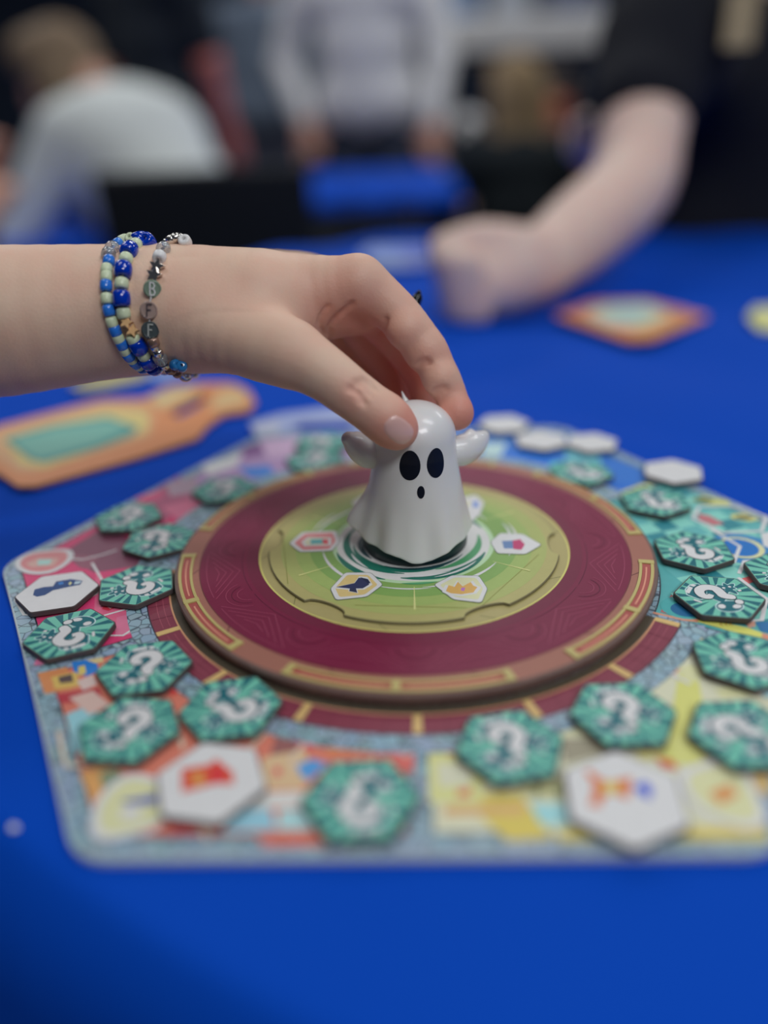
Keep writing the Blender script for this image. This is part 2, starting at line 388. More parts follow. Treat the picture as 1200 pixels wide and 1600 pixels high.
D.poly(K('c6', [(690, 225), (710, 225), (712, 248), (690, 250)]), c(214, 66, 72), P6)
D.poly(K('c6', [(120, 240), (200, 220), (240, 260), (160, 330)]), c(202, 130, 70), P3)
D.poly(K('c6', [(180, 240), (230, 230), (260, 260), (190, 290)]), c(106, 122, 96), P4)
D.poly(K('c6', [(400, 370), (470, 360), (480, 410), (380, 430)]), c(168, 70, 70), P4)
D.poly(K('c6', [(640, 425), (830, 420), (1000, 440), (1000, 455), (660, 455)]), c(216, 84, 60), P4)
for q in ([(60, 120), (80, 220), (270, 225)], [(700, 90), (630, 160), (560, 240)], [(1000, 95), (1080, 195)], [(830, 100), (740, 200), (760, 240)], [(410, 120), (425, 170)], [(455, 360), (500, 440)], [(840, 92), (990, 95)]):
    D.poly(stroke(K('c6', q), .0014), c(226, 160, 140), P7)
# --- yellow sector
D.poly(K('c7', [(60, 220), (240, 215), (245, 465), (65, 460)]), c(206, 206, 110), P3)
D.poly(K('c7', [(90, 330), (210, 330), (205, 400), (100, 410)]), c(206, 200, 150), P4)
D.poly(K('c7', [(120, 260), (165, 245), (165, 300), (125, 300)]), c(214, 110, 60), P5)
D.poly(K('c7', [(160, 420), (205, 410), (200, 440), (160, 440)]), c(208, 84, 66), P5)
D.poly(K('c7', [(240, 430), (370, 430), (480, 580), (330, 590), (240, 510)]), c(218, 160, 62), P3)
D.poly(K('c7', [(120, 470), (390, 465), (380, 500), (110, 505)]), c(220, 142, 84), P4)
D.poly(K('c7', [(370, 360), (520, 380), (520, 450), (370, 440)]), c(166, 164, 118), P4)
for x in (430, 490): D.poly(K('c7', [(x-12, 405), (x+12, 405), (x+10, 440), (x-12, 440)]), c(104, 112, 74), P5)
D.poly(K('c7', [(400, 465), (520, 462), (600, 540), (440, 535)]), c(128, 176, 196), P5)
D.poly(K('c7', [(480, 560), (700, 540), (1200, 545), (1200, 585), (500, 590)]), c(220, 160, 66), P3)
D.poly(K('c7', [(450, 170), (560, 150), (640, 240), (500, 240)]), c(216, 190, 140), P3)
D.poly(K('c7', [(510, 245), (640, 245), (680, 290), (520, 330)]), c(130, 124, 104), P4)
D.poly(K('c7', [(870, 210), (900, 30), (960, 10), (980, 120), (940, 300), (1010, 340), (870, 330), (830, 290)]), c(180, 182, 92), P4)
D.poly(K('c7', [(870, 240), (930, 240), (1000, 330), (890, 330)]), c(204, 200, 96), P5)
D.poly(K('c7', [(820, 310), (880, 320), (900, 350), (850, 345)]), c(176, 70, 46), P6)
D.poly(K('c7', [(750, 270), (830, 270), (850, 310), (770, 320)]), c(214, 170, 104), P5)
D.poly(K('c7', [(1140, 350), (1210, 350), (1210, 440), (1160, 420)]), c(216, 150, 92), P4)
D.poly(K('cc', [(130, 860), (220, 800), (380, 870), (300, 940), (180, 920)]), c(206, 98, 56), P5)
D.poly(K('cc', [(200, 790), (300, 780), (400, 840), (340, 890), (240, 830)]), c(222, 180, 104), P6)
D.poly(stroke(K('cc', [(180, 930), (165, 980), (120, 1030)]), .0011), c(90, 84, 66), P6)
D.poly(K('cc', [(380, 870), (480, 830), (620, 900), (520, 1000), (400, 960)]), c(184, 186, 132), P4)
D.poly(K('cc', [(700, 1060), (1050, 1040), (1130, 1130), (760, 1150)]), c(216, 178, 130), P4)
D.poly(K('cc', [(1050, 1030), (1140, 1030), (1150, 1130), (1060, 1130)]), c(214, 156, 146), P5)
D.poly(K('cc', [(1140, 1050), (1260, 1050), (1270, 1150), (1150, 1140)]), c(132, 172, 196), P5)
D.poly(stroke(K('cc', [(120, 810), (300, 930), (470, 1020)]), .0014), c(222, 212, 190), P7)
D.poly(stroke(K('cc', [(130, 800), (230, 575), (370, 570)]), .0012), c(176, 196, 208), P7)
D.poly(K('cc', [(430, 470), (560, 480), (520, 560), (450, 550)]), c(208, 178, 128), P4)
D.poly(stroke(K('cc', [(440, 540), (455, 470), (475, 545)]), .0007), c(230, 220, 214), P6)
# divider plank between yellow and teal
D.poly(K('cc', [(125, 340), (300, 380), (560, 400), (545, 440), (300, 410), (110, 365)]), c(196, 120, 92), P5)
D.poly(K('cc', [(560, 400), (1010, 490), (1150, 540), (1140, 585), (860, 525), (540, 435)]), c(214, 200, 72), P6)
for x in (760, 810, 850): D.poly(stroke(K('cc', [(x, 440), (x-8, 465), (x+22, 470)]), .0006), c(150, 124, 40), P7)
D.poly(K('cc', [(1145, 540), (1300, 580), (1300, 640), (1140, 585)]), c(190, 116, 92), P6)
# --- teal sector: checker floor and details
e0, e1 = np.array([.0086, .0028]), np.array([-.0028, .0086]); base = np.array([.088, -.056])
tri = sector_poly(0, .1015, .951, .0037)
def in_poly(p, P):
    r = False
    for i in range(len(P)):
        a, b = P[i-1], P[i]
        if (a[1] > p[1]) != (b[1] > p[1]) and p[0] < (b[0]-a[0])*(p[1]-a[1])/(b[1]-a[1])+a[0]: r = not r
    return r
for i in range(-2, 14):
    for j in range(-4, 16):
        q = [base+e0*(i+a)+e1*(j+b) for a, b in ((0, 0), (1, 0), (1, 1), (0, 1))]
        if all(in_poly(p, tri) for p in q): D.poly([tuple(p) for p in q], [c(30, 112, 122), c(104, 172, 160), c(74, 148, 148)][(i+j) % 2 if (i*3+j) % 4 else 2], P3, True)
D.poly(K('cc', [(190, 340), (290, 180), (350, 200), (320, 280), (420, 370), (350, 385)]), c(150, 84, 84), P4)
D.poly(ell(*K('cc', [(420, 300)])[0], .009, .008), c(50, 140, 140), P5)
D.poly(ell(*K('cc', [(440, 320)])[0], .006, .005), c(16, 84, 124), P6)
D.poly(K('cc', [(940, 30), (1050, 0), (1060, 60), (990, 90)]), c(186, 84, 84), P5)
D.poly(K('cc', [(970, 430), (1080, 420), (1080, 480), (1020, 490)]), c(206, 130, 110), P5)
D.poly(K('cc', [(1080, 440), (1300, 430), (1300, 560), (1130, 520)]), c(24, 92, 140), P5)
for w_, L_ in ((.0016, ([(920, 20), (1200, 230)], [(1180, 230), (1140, 420), (990, 425)])),):
    for q in L_: D.poly(stroke(K('cc', q), w_), c(206, 222, 224), P7)
D.poly(K('cd', [(340, 300), (480, 250), (760, 300), (790, 350), (560, 350)]), c(164, 168, 96), P4)
D.poly(ell(*K('cd', [(480, 300)])[0], .005, .0028), c(84, 92, 52), P5)
D.poly(K('cd', [(780, 460), (950, 440), (1110, 510), (1000, 535), (800, 500)]), c(176, 172, 96), P4)
D.poly(ell(*K('cd', [(930, 490)])[0], .004, .002), c(92, 88, 56), P5)
D.poly(K('cd', [(430, 440), (560, 470), (720, 560), (600, 580), (430, 510)]), c(160, 94, 100), P5)
D.poly(ell(*K('cd', [(920, 830)])[0], .0135, .0135), c(34, 110, 160), P4)
D.poly(ell(*K('cd', [(900, 820)])[0], .0095, .0095), c(176, 190, 132), P5)
D.poly(ell(*K('cd', [(890, 820)])[0], .0075, .0078), c(18, 92, 158), P6)
D.poly(K('cd', [(1120, 660), (1300, 640), (1300, 860), (1150, 800)]), c(196, 200, 190), P5)
hx = K('cd', [(440, 370), (370, 500), (700, 660), (1130, 640), (1180, 480), (830, 360)])
for q in range(6): D.poly(stroke([hx[q], hx[(q+1) % 6]], .0016), c(176, 206, 206), P7)
for q in ([(560, 610), (890, 810), (820, 990)], [(1060, 970), (940, 970), (880, 1110)]): D.poly(stroke(K('cd', q), .0016), c(190, 214, 214), P7)
D.poly(K('c3', [(600, 420), (740, 375), (770, 385), (640, 430)]), c(196, 180, 92), P5)
# --- blue and purple sectors (far side)
for q, col in (([(180, 270), (300, 220), (400, 250), (400, 330), (240, 310)], c(20, 92, 176)), ([(560, 360), (700, 380), (690, 410), (600, 410)], c(30, 90, 170)),
               ([(140, 220), (220, 220), (200, 270), (120, 280)], c(150, 186, 192)), ([(440, 250), (560, 240), (580, 330), (440, 330)], c(90, 160, 176)), ([(380, 300), (430, 290), (420, 350), (380, 330)], c(80, 170, 160))):
    D.poly(K('c3', q), col, P3)
for q, col in (([(900, 420), (1080, 370), (1060, 420), (930, 470)], c(176, 190, 196)), ([(1060, 430), (1200, 420), (1240, 470), (1120, 480)], c(64, 112, 190)),
               ([(1080, 340), (1160, 320), (1180, 370), (1090, 390)], c(110, 70, 120)), ([(1160, 310), (1400, 290), (1380, 370), (1200, 390)], c(186, 150, 190))):
    D.poly(K('cl', q), col, P3)
# --- ring round the turntable
D.poly(band(.0985, .1195, 28.5, 332, 100), STONE, P7+1)
for r0, r1, col, ly in ((.0985, .1117, c(52, 40, 52), 2), (.0985, .1112, c(110, 44, 60), 3), (.0985, .1028, c(176, 126, 90), 4), (.0985, .1021, c(70, 62, 50), 5)):
    D.poly(band(r0, r1, -176, -29.5, 80), col, P7+ly)
for k in (-4, -3, -2, -1, 0, 1, 2, 3):
    a = -90+20*k; D.poly(band(.1023, .1112, a-.75, a+.75, 4), c(190, 150, 90), P7+6, True)
    if k == 3: continue
    for r in (.1052, .1078): D.poly(band(r, r+.00025, a+1.5, a+18.5, 14), c(140, 66, 80), P7+5, True)
    for s_ in (5, 9.5, 14.5): D.poly(band(.103, .1112, a+s_-.06, a+s_+.06, 3), c(92, 34, 50), P7+5.5, True)
# --- printed shield slots
def shield(P, rimc, fillc, layer=9):
    cx = sum(p[0] for p in P)/len(P); cy = sum(p[1] for p in P)/len(P)
    S = smooth_path(P, 3, True); D.poly([tuple(q) for q in S], rimc, layer)
    D.poly([(cx+(x-cx)*.8, cy+(y-cy)*.8) for x, y in S], fillc, layer+1)
    return cx, cy
cx, cy = shield(K('ca', [(95, 80), (160, 25), (300, 0), (440, 0), (455, 60), (350, 135), (220, 155), (120, 130)]), c(214, 186, 176), c(206, 110, 110))
D.poly(K('ca', [(165, 90), (240, 55), (370, 55), (340, 100), (200, 110)]), c(214, 140, 130), 11); D.poly(K('ca', [(240, 65), (330, 62), (310, 95), (235, 98)]), c(140, 180, 170), 12)
cx, cy = shield(K('c6', [(165, 330), (260, 245), (370, 270), (395, 350), (330, 410), (170, 440)]), c(216, 200, 180), c(220, 184, 132))
D.poly(K('c6', [(240, 325), (350, 305), (345, 335), (260, 335)]), c(84, 92, 150), 11); D.poly(K('c6', [(245, 345), (300, 345), (300, 375), (240, 380)]), c(206, 200, 190), 11)
cx, cy = shield(K('c7', [(900, 385), (950, 335), (1090, 320), (1160, 420), (1195, 530), (1100, 550), (960, 480)]), c(214, 206, 186), c(218, 206, 132))
D.poly(K('c7', [(950, 400), (1070, 370), (1140, 470), (1030, 490)]), c(222, 190, 130), 11); D.poly(K('c7', [(1000, 430), (1070, 400), (1100, 440), (1040, 470)]), c(220, 122, 66), 12)
D.build('printed_artwork', board)
tag(board, 'large hexagonal printed game board with coloured sectors lying on the blue cloth', 'game board')

# ================================================================= TURNTABLE DISC
ZB = .0010; ZD = .006
disc = empty('turntable_disc', (0, 0, 0))
V, Fc = lathe([(0, ZB), (.0985, ZB), (.0992, ZB+.0006), (.1, ZD-.0012), (.0997, ZD-.0003), (.0988, ZD), (0, ZD)], 160)
mesh('disc_body', V, Fc, mat('disc_cardboard', c(92, 72, 66), .6, noise=.15, scale=200), disc, smooth=False)
D = Decal(ZD+.00004)
D.poly(arcpts(.0985, 0, 360, 161)[:-1], c(134, 86, 72), 0)
for k in range(12):                      # plank joints of the brown rim
    a = 30*k+11; D.poly(stroke([(.0897*math.cos(R_(a)), .0897*math.sin(R_(a))), (.0985*math.cos(R_(a+6)), .0985*math.sin(R_(a+6)))], .0004), c(84, 44, 44), 1)
D.poly(arcpts(.0900, 0, 360, 161)[:-1], c(90, 42, 44), 2); D.poly(arcpts(.0896, 0, 360, 161)[:-1], c(100, 18, 50), 3)
D.poly(arcpts(.0705, 0, 360, 161)[:-1], c(94, 22, 48), 4)
orn = c(126, 48, 74); orn2 = c(76, 14, 40)
for k in range(12):
    a = 30*k+15
    for q in range(4):
        w = 13-3*q; r0 = .0865-.001*q; r1 = .0735+.0028*q
        D.poly(stroke([(r0*math.cos(R_(a-w)), r0*math.sin(R_(a-w))), (r1*math.cos(R_(a)), r1*math.sin(R_(a))), (r0*math.cos(R_(a+w)), r0*math.sin(R_(a+w)))], .00035), orn, 5+(q % 2))
    for q in range(3):
        cx, cy = .074*math.cos(R_(a+15)), .074*math.sin(R_(a+15)); rr = .0045+.0022*q
        D.poly(band_ := [(cx+p[0], cy+p[1]) for p in band(rr, rr+.0003, a-65, a+95, 16)], [orn, orn2, orn][q], 6)
    D.poly(band(.0868, .0871, a-12, a+12, 12), orn, 5); D.poly(band(.0722, .0725, a-14, a+14, 12), orn2, 5)
D.poly(arcpts(.0655, 0, 360, 121)[:-1], c(170, 164, 86), 7); D.poly(arcpts(.0647, 0, 360, 121)[:-1], c(142, 132, 82), 8)
for k in range(10):
    a = 36*k+5; D.poly(stroke([(.0605*math.cos(R_(a)), .0605*math.sin(R_(a))), (.0645*math.cos(R_(a+4)), .0645*math.sin(R_(a+4)))], .0003), c(96, 96, 50), 9)
D.build('printed_rings', disc)
gold = mat('gold_print', c(156, 144, 84), .45); brick = mat('brick_red_print', c(140, 62, 56), .5)
for k in range(6):                       # raised gold frames
    a = -94+60*k
    parts = [prism(band(.0970, .0982, a-23, a+23, 40), 0, .0005), prism(band(.0926, .0937, a-23, a+23, 40), 0, .0005)]
    for s_ in (-22.4, 0, 22.4): parts.append(prism(band(.0924, .0984, a+s_-.8, a+s_+.8, 4), 0, .00062))
    V, Fc = merge(*parts); fr = mesh('gold_frame', V, Fc, gold, disc); fr.location = (0, 0, ZD)
    V, Fc = merge(*[prism(band(.0938, .0969, a+s0, a+s1, 22), 0, .00022) for s0, s1 in ((-21.5, -.9), (.9, 21.5))])
    pn = mesh('brick_panel', V, Fc, brick, fr)
    V, Fc = merge(*[prism(band(.0950, .0956, a+s0, a+s1, 16), .00022, .00026) for s0, s1 in ((-20, -2.5), (2.5, 20))])
    mesh('mortar_line', V, Fc, mat('mortar_print', c(196, 120, 96), .5), fr)
# scalloped plate
def plate_r(a):
    r = .0612
    for k in range(6):
        d = abs((a-(-124+60*k)+180) % 360-180)
        if d < 9: r = min(r, .0612-.0042*math.sqrt(max(0, 1-(d/9)**2)))
    return r
PP = [(plate_r(a)*math.cos(R_(a)), plate_r(a)*math.sin(R_(a))) for a in np.arange(0, 360, 1.0)]
ZP = ZD+.0015
V, Fc = prism(PP, ZD+.0003, ZP, .0002); pl = mesh('scalloped_plate', V, Fc, mat('plate_edge', c(96, 90, 62), .6), disc)
D = Decal(ZP+.00002)
D.poly([(x*.994, y*.994) for x, y in PP], c(146, 140, 84), 0)
D.poly(arcpts(.056, 0, 360, 91)[:-1], c(138, 146, 80), 1); D.poly(arcpts(.050, 0, 360, 91)[:-1], c(128, 148, 76), 2); D.poly(arcpts(.044, 0, 360, 91)[:-1], c(104, 138, 66), 3)
for q in ([(370, 590), (790, 600)], [(200, 590), (400, 520)], [(715, 600), (715, 655)], [(850, 590), (1060, 400)], [(880, 590), (1120, 440)], [(150, 470), (310, 640)], [(120, 510), (100, 330)], [(980, 560), (1130, 380)]):
    Q = [p for p in K('c4', q, ZP)]
    if all(math.hypot(*p) < .06 for p in Q): D.poly(stroke(Q, .00035), c(120, 122, 56), 4)
gw = c(196, 210, 178); dg = c(14, 92, 76); mg = c(60, 130, 84)
D.poly(arcpts(.0345, 0, 360, 91)[:-1], c(150, 178, 140), 4); D.poly(arcpts(.0325, 0, 360, 91)[:-1], c(178, 192, 174), 5)
def crescent(r, a0, a1, w, dr=0, n=18):
    A = np.linspace(a0, a1, n); t = np.linspace(0, 1, n); rr = r+dr*t; ww = w*np.sin(PI*np.clip(t, .02, .98))**.7
    return [((rr[i]+ww[i]/2)*math.cos(R_(A[i])), (rr[i]+ww[i]/2)*math.sin(R_(A[i]))) for i in range(n)]+[((rr[i]-ww[i]/2)*math.cos(R_(A[i])), (rr[i]-ww[i]/2)*math.sin(R_(A[i]))) for i in range(n)][::-1]
for r, a0, a1, w, dr, col, ly in ((.029, 150, 262, .0035, -.002, dg, 6), (.0255, 185, 300, .003, -.001, dg, 6), (.0305, -100, -20, .004, .001, dg, 6), (.033, 195, 250, .0028, 0, dg, 6),
        (.0255, -70, 10, .0035, .003, mg, 6), (.032, 20, 100, .003, 0, dg, 6), (.027, 60, 170, .003, .002, dg, 6), (.0375, -85, -30, .0016, .001, gw, 6), (.0385, 190, 245, .0014, .001, gw, 6),
        (.0285, -118, -60, .0012, .001, gw, 7), (.031, -75, -35, .0012, 0, gw, 7), (.0415, -20, 22, .0013, .001, gw, 6), (.042, 120, 168, .0014, .001, gw, 6), (.0445, -8, 20, .001, 0, gw, 6),
        (.038, 30, 80, .0016, .002, gw, 6), (.0275, 200, 230, .0012, .001, gw, 7), (.0385, -112, -80, .0009, 0, gw, 6), (.0345, 262, 285, .0016, 0, mg, 6), (.036, 100, 130, .0016, 0, gw, 6),
        (.0455, 140, 165, .001, 0, gw, 6), (.0225, 160, 220, .0025, 0, c(30, 60, 66), 7), (.0235, 240, 330, .002, 0, c(20, 56, 62), 7)):
    D.poly(crescent(r, a0, a1, w, dr), col, ly)
lg = c(176, 194, 110)
for a in (-90, -30, 30, 90, 150, 210): D.poly(stroke([(.037*math.cos(R_(a)), .037*math.sin(R_(a))), (.053*math.cos(R_(a)), .053*math.sin(R_(a)))], (.0002, .0008)), lg, 6)
D.build('swirl_print', disc)
SH = {'raven': [(280, 530), (335, 470), (430, 470), (475, 515), (415, 560), (300, 572)], 'crown': [(668, 515), (735, 480), (835, 482), (867, 530), (845, 582), (740, 570)],
      'hourglass': [(125, 360), (175, 318), (300, 313), (315, 350), (285, 388), (165, 392)], 'mushroom': [(880, 355), (915, 322), (1000, 325), (1070, 365), (1010, 400), (905, 397)],
      'feather': [(765, 190), (825, 178), (856, 208), (840, 250), (800, 285), (770, 260)], 'gem': [(360, 205), (400, 180), (470, 180), (480, 210), (430, 240), (370, 225)]}
FILL = {'raven': c(222, 156, 96), 'crown': c(218, 196, 136), 'hourglass': c(196, 110, 110), 'mushroom': c(176, 196, 190), 'feather': c(196, 196, 206), 'gem': c(200, 200, 196)}
ICON = {'raven': [([(300, 525), (370, 510), (385, 490), (410, 492), (425, 515), (400, 530), (350, 530)], c(40, 46, 76)), ([(395, 492), (390, 488), (420, 495), (430, 510), (420, 512)], c(30, 36, 60)), ([(352, 530), (375, 530), (380, 546), (350, 540)], c(40, 46, 70))],
        'crown': [([(712, 540), (722, 518), (745, 524), (757, 505), (775, 522), (805, 506), (815, 520), (830, 525), (815, 545), (770, 552), (730, 548)], c(220, 138, 62)), ([(770, 527), (785, 527), (780, 540), (768, 538)], c(150, 90, 160))],
        'hourglass': [([(180, 355), (200, 340), (270, 342), (270, 365), (190, 368)], c(214, 180, 150)), ([(205, 346), (250, 344), (250, 362), (205, 364)], c(80, 150, 150)), ([(250, 344), (272, 346), (270, 364), (250, 362)], c(190, 70, 80))],
        'mushroom': [([(922, 352), (965, 350), (968, 380), (930, 380)], c(82, 110, 150)), ([(962, 350), (990, 345), (1008, 365), (995, 385), (965, 382)], c(160, 44, 90))],
        'feather': [([(812, 205), (832, 202), (835, 225), (815, 225)], c(96, 124, 200)), ([(790, 205), (800, 202), (800, 218), (788, 220)], c(214, 190, 120))], 'gem': [([(400, 200), (430, 195), (430, 212), (405, 215)], c(120, 150, 190))]}
for nme, P in SH.items():
    D = Decal(ZP+.0003); Q = K('c4', P, ZP); cx = sum(p[0] for p in Q)/len(Q); cy = sum(p[1] for p in Q)/len(Q)
    Rd = rounded(Q, .0014, 3)
    D.poly([(cx+(x-cx)*1.03, cy+(y-cy)*1.03) for x, y in Rd], c(96, 104, 96), 0); D.poly(Rd, c(206, 206, 200), 1); D.poly([(cx+(x-cx)*.82, cy+(y-cy)*.82) for x, y in Rd], FILL[nme], 2)
    for I, col in ICON[nme]:
        q = K('c4', I, ZP); mx_ = sum(p[0] for p in q)/len(q); my_ = sum(p[1] for p in q)/len(q)
        D.poly([(mx_+(x-mx_)*1.25, my_+(y-my_)*1.25) for x, y in q], c(214, 212, 206), 3); D.poly(q, col, 4)
    D.build(nme+'_shield', disc)
tag(disc, 'round turntable with brown rim, maroon ring and green scalloped centre on the board', 'turntable')

# ================================================================= GHOST FIGURE
GC = (0.0008, -.0002); ZG = ZP+.0002+.0003
gh = empty('ghost_figure', (GC[0], GC[1], ZG))
prof = np.array([(.000, .0246), (.006, .0236), (.0125, .0222), (.0225, .0200), (.0335, .0179), (.042, .0167), (.0475, .0164)])
HZ, HR, ZTOP = .0475, .0164, .0618
def rad(th, z):
    a = math.degrees(th) % 360
    if z <= HZ: r = float(np.interp(z, prof[:, 0], prof[:, 1]))
    else: r = HR*math.sqrt(max(0, 1-((z-HZ)/(ZTOP-HZ))**2))
    q = sstep(0, 1, (.030-z)/.026)
    r += .0007*math.cos(7*th+.6)*q+.0004*math.cos(12*th)*q
    d = (a-184+180) % 360-180
    r += .0064*math.exp(-(d/13)**2)*sstep(0, 1, (.029-z)/.018)
    return r
hemA = [0, 25, 50, 90, 120, 150, 168, 184, 200, 215, 230, 245, 256, 266, 276, 286, 296, 308, 330, 360]
hemZ = [.0085, .007, .009, .005, .0080, .0090, .0105, .0120, .0090, .0068, .0062, .0060, .0048, .0030, .0024, .0030, .0050, .0064, .0066, .0085]
def hem(th): return float(np.interp(math.degrees(th) % 360, hemA, hemZ))
nA, nZ = 192, 72; V = []; Fc = []
def ghost_pt(th, s, inset=0):
    h0 = hem(th)
    if s < .72: z = h0+(HZ-h0)*s/.72
    else: z = HZ+(ZTOP-HZ)*math.sin((s-.72)/.28*PI/2)
    r = max(0, rad(th, z)-inset)
    lean = .0012*(z/ZTOP)
    return (r*math.cos(th)+lean, r*math.sin(th), z)
for i in range(nZ):
    for k in range(nA): V.append(ghost_pt(2*PI*k/nA, i/nZ))
top = len(V); V.append((.0012, 0, ZTOP))
for i in range(nZ-1):
    for k in range(nA): j = (k+1) % nA; Fc.append([i*nA+k, i*nA+j, (i+1)*nA+j, (i+1)*nA+k])
for k in range(nA): Fc.append([(nZ-1)*nA+k, (nZ-1)*nA+(k+1) % nA, top])
b0 = len(V)                                  # turned-in hem
for ins, dz in ((.0003, -.0003), (.0012, -.0002), (.0016, .0006), (.0018, .004), (.0020, .008)):
    for k in range(nA):
        th = 2*PI*k/nA; z = hem(th)+dz; r = min(rad(th, z), rad(th, hem(th)))-ins; V.append((r*math.cos(th)+.0012*z/ZTOP, r*math.sin(th), z))
for k in range(nA):
    j = (k+1) % nA; Fc.append([k, b0+k, b0+j, j])
    for i in range(4): Fc.append([b0+i*nA+k, b0+(i+1)*nA+k, b0+(i+1)*nA+j, b0+i*nA+j])
for f_ in Fc[-5*nA:]: pass
white = mat('glossy_white_plastic', c(196, 200, 206), .32, **{'Coat Weight': .3, 'Subsurface Weight': .05, 'Subsurface Scale': .002})
g = mesh('body', V, Fc, white, gh, smooth=True)
dark = mat('dark_ink', (.002, .004, .012), .35)
def face_patch(name, th0, z0, wx, wz, shape):
    V = []; Fc = []; n = 28; m = 6
    pts = [(0, 0)]+[(q/m*math.cos(t)*wx*(shape(t)), q/m*math.sin(t)*wz) for q in range(1, m+1) for t in np.linspace(0, 2*PI, n, endpoint=False)]
    for dx, dz in pts:
        z = z0+dz; r0 = rad(th0, z); th = th0+dx/r0; r = rad(th, z)+.00012; V.append((r*math.cos(th)+.0012*z/ZTOP, r*math.sin(th), z))
    for k in range(n): Fc.append([0, 1+k, 1+(k+1) % n])
    for q in range(m-1):
        for k in range(n): j = (k+1) % n; Fc.append([1+q*n+k, 1+(q+1)*n+k, 1+(q+1)*n+j, 1+q*n+j])
    return mesh(name, V, Fc, dark, gh, smooth=True)
face_patch('eye', R_(-97.5), .0420, .0041, .0060, lambda t: 1+.10*math.sin(t)*-1+.0)
face_patch('eye', R_(-62), .0420, .0038, .0060, lambda t: 1+.08*math.sin(t)*-1)
face_patch('mouth', R_(-83.5), .0312, .0015, .0025, lambda t: 1)
V, Fc = lathe([(0, 0), (.0212, 0), (.0221, .0008), (.0221, .0070), (.0212, .0090), (.012, .0100), (.0, .0102)], 64)
mesh('base', V, Fc, mat('dark_teal_plastic', c(2, 30, 36), .4), gh, smooth=True)
def w2g(p): return np.array(p)-np.array([GC[0], GC[1], ZG])
def arm(nodes, k=.002):
    N = [(w2g(dep(x, y, d)), r*d/F) for x, y, d, r in nodes]
    A = np.array([n_[0] for n_ in N]); Fd = Field(A.min(0)-.012, A.max(0)+.012, .0005)
    return Fd, N
Fd, N = arm([(604, 708, .3255, 15), (580, 710, .324, 22), (566, 703, .322, 22), (558, 694, .321, 20)])
Fd.chain(N, .003); a_, r_ = (w2g(dep(551, 697, .3195)), .0028); Fd.cap(a_, w2g(dep(545, 686, .318)), .0028, .003, .0015)
V, Q = Fd.surf(); bigmesh('arm', V, Q, white, gh)
Fd, N = arm([(696, 708, .327, 18), (720, 704, .331, 24), (740, 694, .336, 20), (755, 683, .340, 10)])
Fd.chain(N, .003); Fd.cap(w2g(dep(738, 690, .334)), w2g(dep(735, 676, .334)), .003, .0016, .002)
V, Q = Fd.surf(); bigmesh('arm', V, Q, white, gh)
p0 = w2g(dep(640, 640, .3275)); p1 = w2g(dep(634, 628, .328)); p2 = w2g(dep(628, 612, .3275))
Fd = Field(np.minimum(p0, p2)-.006, np.maximum(p0, p2)+.006, .00025); Fd.cap(p0, p1, .0022, .0012, .001); Fd.cap(p1, p2, .0012, .0003, .001)
V, Q = Fd.surf(); bigmesh('wisp', V, Q, white, gh)
tag(gh, 'small white ghost figure with black oval eyes and raised arms, held on the turntable', 'figurine')

# ================================================================= TOKENS
edge = mat('token_board_edge', c(64, 56, 56), .7, noise=.15, scale=400)
tokR = .0168; TH = .0022
hexp = rounded([(tokR*math.cos(R_(60*k)), tokR*math.sin(R_(60*k))) for k in range(6)], .0012, 3)
tg, td, tw = c(86, 160, 140), c(0, 84, 94), c(196, 194, 200)
def sunburst(D, light, darkc, n=18, R0=.0):
    inn = [(x*.965, y*.965) for x, y in hexp]; D.poly(inn, light, 0)
    ap = tokR*.965*math.cos(R_(30))
    for k in range(n):
        a = 360/n*k+2.5*math.sin(k*2.1); w = 360/n*.5*(1+.2*math.sin(k*3.7)); P = []
        for b in np.linspace(a, a+w, 4):
            m_ = (b % 60)-30; P.append((ap*.985/math.cos(R_(m_))*math.cos(R_(b)), ap*.985/math.cos(R_(m_))*math.sin(R_(b))))
        bend = 6
        D.poly(P+[(.006*math.cos(R_(a+w*.5+bend)), .006*math.sin(R_(a+w*.5+bend)))], darkc, 1, True)
def blob(cx, cy, r, amps, n=44, rot=0):
    return [(cx+(r+sum(A*math.cos(q*t+ph) for q, A, ph in amps))*math.cos(t+rot), cy+(r+sum(A*math.cos(q*t+ph) for q, A, ph in amps))*math.sin(t+rot)) for t in np.linspace(0, 2*PI, n, endpoint=False)]
def grow(P, e):
    cx = sum(p[0] for p in P)/len(P); cy = sum(p[1] for p in P)/len(P)
    return [(cx+(x-cx)*(1+e/max(1e-9, math.hypot(x-cx, y-cy))), cy+(y-cy)*(1+e/max(1e-9, math.hypot(x-cx, y-cy)))) for x, y in P]
